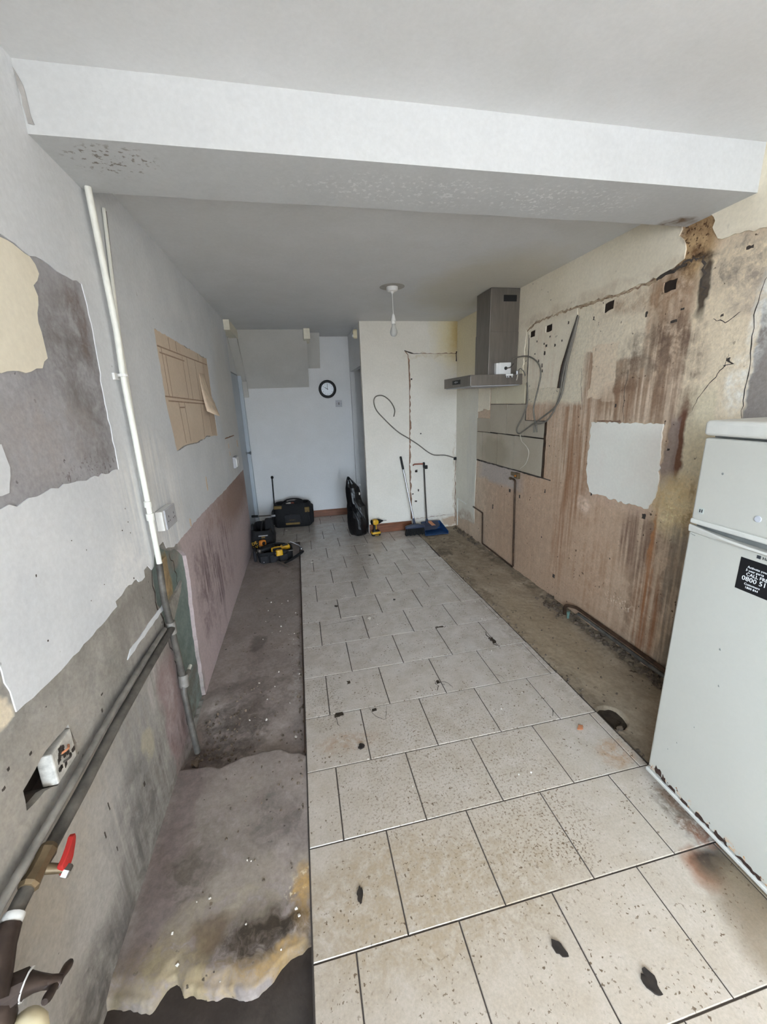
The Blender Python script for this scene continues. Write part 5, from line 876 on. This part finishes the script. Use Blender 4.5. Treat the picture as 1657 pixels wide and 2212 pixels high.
MB().tube([(1.514, 4.67, .07), (1.513, 4.675, .15)], [.02, .013], 10).build('socket', 'navy', dp, smooth=40)
def dpr(y, z, w): return y, z, w
tr = MB().rings([[(1.575-.13, 4.69, .003), (1.575+.115, 4.69, .003), (1.575+.115, 4.69, .11), (1.575-.13, 4.69, .11)], [(1.575-.13, 4.672, .003), (1.575+.115, 4.672, .003), (1.575+.115, 4.672, .11), (1.575-.13, 4.672, .11)]]).build('back_plate', 'blue_plastic', dp, bevel=.004)
MB().rings([[(1.445, 4.69, .001), (1.69, 4.69, .001), (1.69, 4.69, .006), (1.445, 4.69, .006)], [(1.43, 4.46, -.004), (1.725, 4.46, -.004), (1.725, 4.46, .001), (1.43, 4.46, .001)]]).build('pan_floor', 'blue_plastic', dp)
for x0, x1 in ((1.445, 1.43), (1.69, 1.725)):
    MB().rings([[(x0-.003, 4.69, .0), (x0+.003, 4.69, .0), (x0+.003, 4.69, .11), (x0-.003, 4.69, .11)], [(x1-.003, 4.47, -.003), (x1+.003, 4.47, -.003), (x1+.003, 4.47, .03), (x1-.003, 4.47, .03)]]).build('side_wall', 'blue_plastic', dp)
MB().rings([[(1.445, 4.685, .108), (1.66, 4.685, .108), (1.66, 4.685, .113), (1.445, 4.685, .113)], [(1.44, 4.60, .07), (1.66, 4.60, .07), (1.66, 4.60, .075), (1.44, 4.60, .075)], [(1.44, 4.55, .04), (1.60, 4.55, .04), (1.60, 4.55, .045), (1.44, 4.55, .045)]]).build('hood_cover', 'navy', dp)
MB().rings([[(1.52, 4.68, .114), (1.57, 4.68, .114), (1.57, 4.68, .116), (1.52, 4.68, .116)], [(1.555, 4.60, .076), (1.605, 4.60, .076), (1.605, 4.60, .079), (1.555, 4.60, .079)]]).build('label_panel', 'copper_label', dp)

# ------------------------------------------------------------------ flakes, crumbs and rubble on the floor
def flake(name, label, cat, x, y, w, d, h, mat, seed, rz=0.0, z=.001, group=None):
    pts = []
    for j in range(18):
        a_ = 2*PI*j/18; k = .8+.5*mnoise.noise(Vector((math.cos(a_)*1.3, math.sin(a_)*1.3, seed*1.7)))+.3*mnoise.noise(Vector((math.cos(a_)*3.5, math.sin(a_)*3.5, seed*2.3)))
        e = 1/(abs(math.cos(a_))**1.4+abs(math.sin(a_))**1.4)**.75; pts.append((math.cos(a_)*w/2*k*e, math.sin(a_)*d/2*k*e))
    T = Matrix.Translation((x, y, z)) @ Matrix.Rotation(rz, 4, 'Z'); mb = MB(); n = len(pts)
    R = [[(a, b, 0) for a, b in pts], [(a*1.02, b*1.02, h*(.3+.7*abs(math.sin(a/w*5)))) for a, b in pts], [(a*.55, b*.55, h*.8) for a, b in pts]]
    o = mb.rings(R).build(name, mat, smooth=30); o.data.transform(T @ Matrix.Identity(4)); mesh_fix(o); return tag(o, label, cat, group)
flake('dead_leaf', 'largest black dead leaf on the nearest tiles in front of the fridge', 'leaf', .828, .567, .045, .075, .006, 'leaf_dark', 101, .35)
flake('dead_leaf', 'small black dead leaf on the tile left of the largest one', 'leaf', .626, .689, .03, .055, .005, 'leaf_dark', 102, .5)
flake('dead_leaf', 'narrow black dead leaf near the left edge of the tiles', 'leaf', .064, .962, .028, .06, .005, 'leaf_dark', 103, -.2)
flake('dirt_clump', 'dark dirt clump on the tile joint beside the cracked tile corner', 'dirt', .163, 1.554, .04, .035, .008, 'leaf_dark', 104)
flake('dirt_clump', 'small dark dirt clump on the tiles midway down the room', 'dirt', .177, 2.981, .03, .035, .006, 'leaf_dark', 105)
flake('dirt_clump', 'tiny dark chip on the middle tiles below the pendant light', 'dirt', .666, 2.958, .025, .025, .005, 'leaf_dark', 106)
flake('dirt_clump', 'dark chip on the far tiles before the rubble sack', 'dirt', .644, 4.016, .035, .03, .006, 'leaf_dark', 107)
flake('plaster_chip', 'white plaster chip on the tiles before the hammer', 'plaster chip', .02, 4.0, .03, .03, .006, 'chalk', 108)
flake('plaster_chip', 'white plaster chip in the middle of the left tile column', 'plaster chip', .41, 2.72, .03, .05, .003, 'chalk', 109)
flake('plaster_chip', 'white plaster chip on the tiles before the large tool bag', 'plaster chip', -.27, 5.25, .03, .03, .006, 'chalk', 110)
flake('brick_chip', 'orange terracotta chip on the tile near the concrete hole', 'brick chip', 1.245, 1.399, .05, .03, .004, 'copper_label', 111, .3)
flake('plaster_chip', 'grey plaster shard leaning at the foot of the dark riser pipe', 'plaster chip', -.63, 1.70, .05, .07, .02, 'rubble', 112, .4, -.05)
flake('plaster_chip', 'flat grey shard at the edge of the hole in the right concrete', 'plaster chip', 1.43, 1.352, .06, .025, .012, 'rubble', 113, .2, -.012)
def crumbs(name, label, spots, mat, seed, zbase):
    rnd = random.Random(seed); mb = MB()
    for (x0, x1, y0, y1, n, smin, smax) in spots:
        for i in range(n):
            x, y, s = rnd.uniform(x0, x1), rnd.uniform(y0, y1), rnd.uniform(smin, smax); T = Matrix.Translation((x, y, zbase(x, y)+s*.25)) @ Euler((rnd.uniform(0, 3), rnd.uniform(0, 3), rnd.uniform(0, 3))).to_matrix().to_4x4()
            q = [(s*rnd.uniform(.3, .6)*sx, s*rnd.uniform(.3, .6)*sy, s*rnd.uniform(.2, .45)*sz) for sx, sy, sz in ((-1, -1, -1), (1, -1, -1), (1, 1, -1), (-1, 1, -1), (-1, -1, 1), (1, -1, 1), (1, 1, 1), (-1, 1, 1))]
            mb.add(q, [(0, 3, 2, 1), (4, 5, 6, 7), (0, 1, 5, 4), (1, 2, 6, 5), (2, 3, 7, 6), (3, 0, 4, 7)], T)
    return tag(mb.build(name, mat), label, 'rubble', kind='stuff')
crumbs('rubble_crumbs', 'brown rubble crumbs scattered along the foot of the right wall', [(1.86, 1.94, 1.2, 2.35, 170, .006, .026), (1.80, 1.94, 2.35, 2.7, 60, .006, .03), (1.86, 1.935, 4.0, 4.7, 60, .006, .03), (1.43, 1.9, 1.2, 4.6, 130, .003, .012), (1.40, 1.44, 1.2, 4.2, 90, .004, .014)], 'rubble', 11, zr)
crumbs('rubble_crumbs', 'grey rubble crumbs round the riser pipe and on the left concrete', [(-.64, -.45, 1.66, 2.0, 80, .004, .015), (-.6, -.14, 1.66, 2.2, 60, .003, .012), (-.14, -.108, 1.2, 3.0, 60, .004, .012), (-.62, -.14, 2.2, 4.0, 60, .003, .010), (-.5, -.12, 1.0, 1.6, 30, .003, .009)], 'rubble', 12, zl)
crumbs('plaster_crumbs', 'white plaster crumbs sprinkled over the tiles and the left concrete', [(-.55, -.12, .8, 1.2, 14, .003, .009), (-.02, 1.3, 1.2, 4.5, 40, .003, .007), (-.4, -.12, 1.6, 3.4, 25, .004, .01)], 'chalk', 13, lambda x, y: zl(x, y) if x < -.1 else .0005)
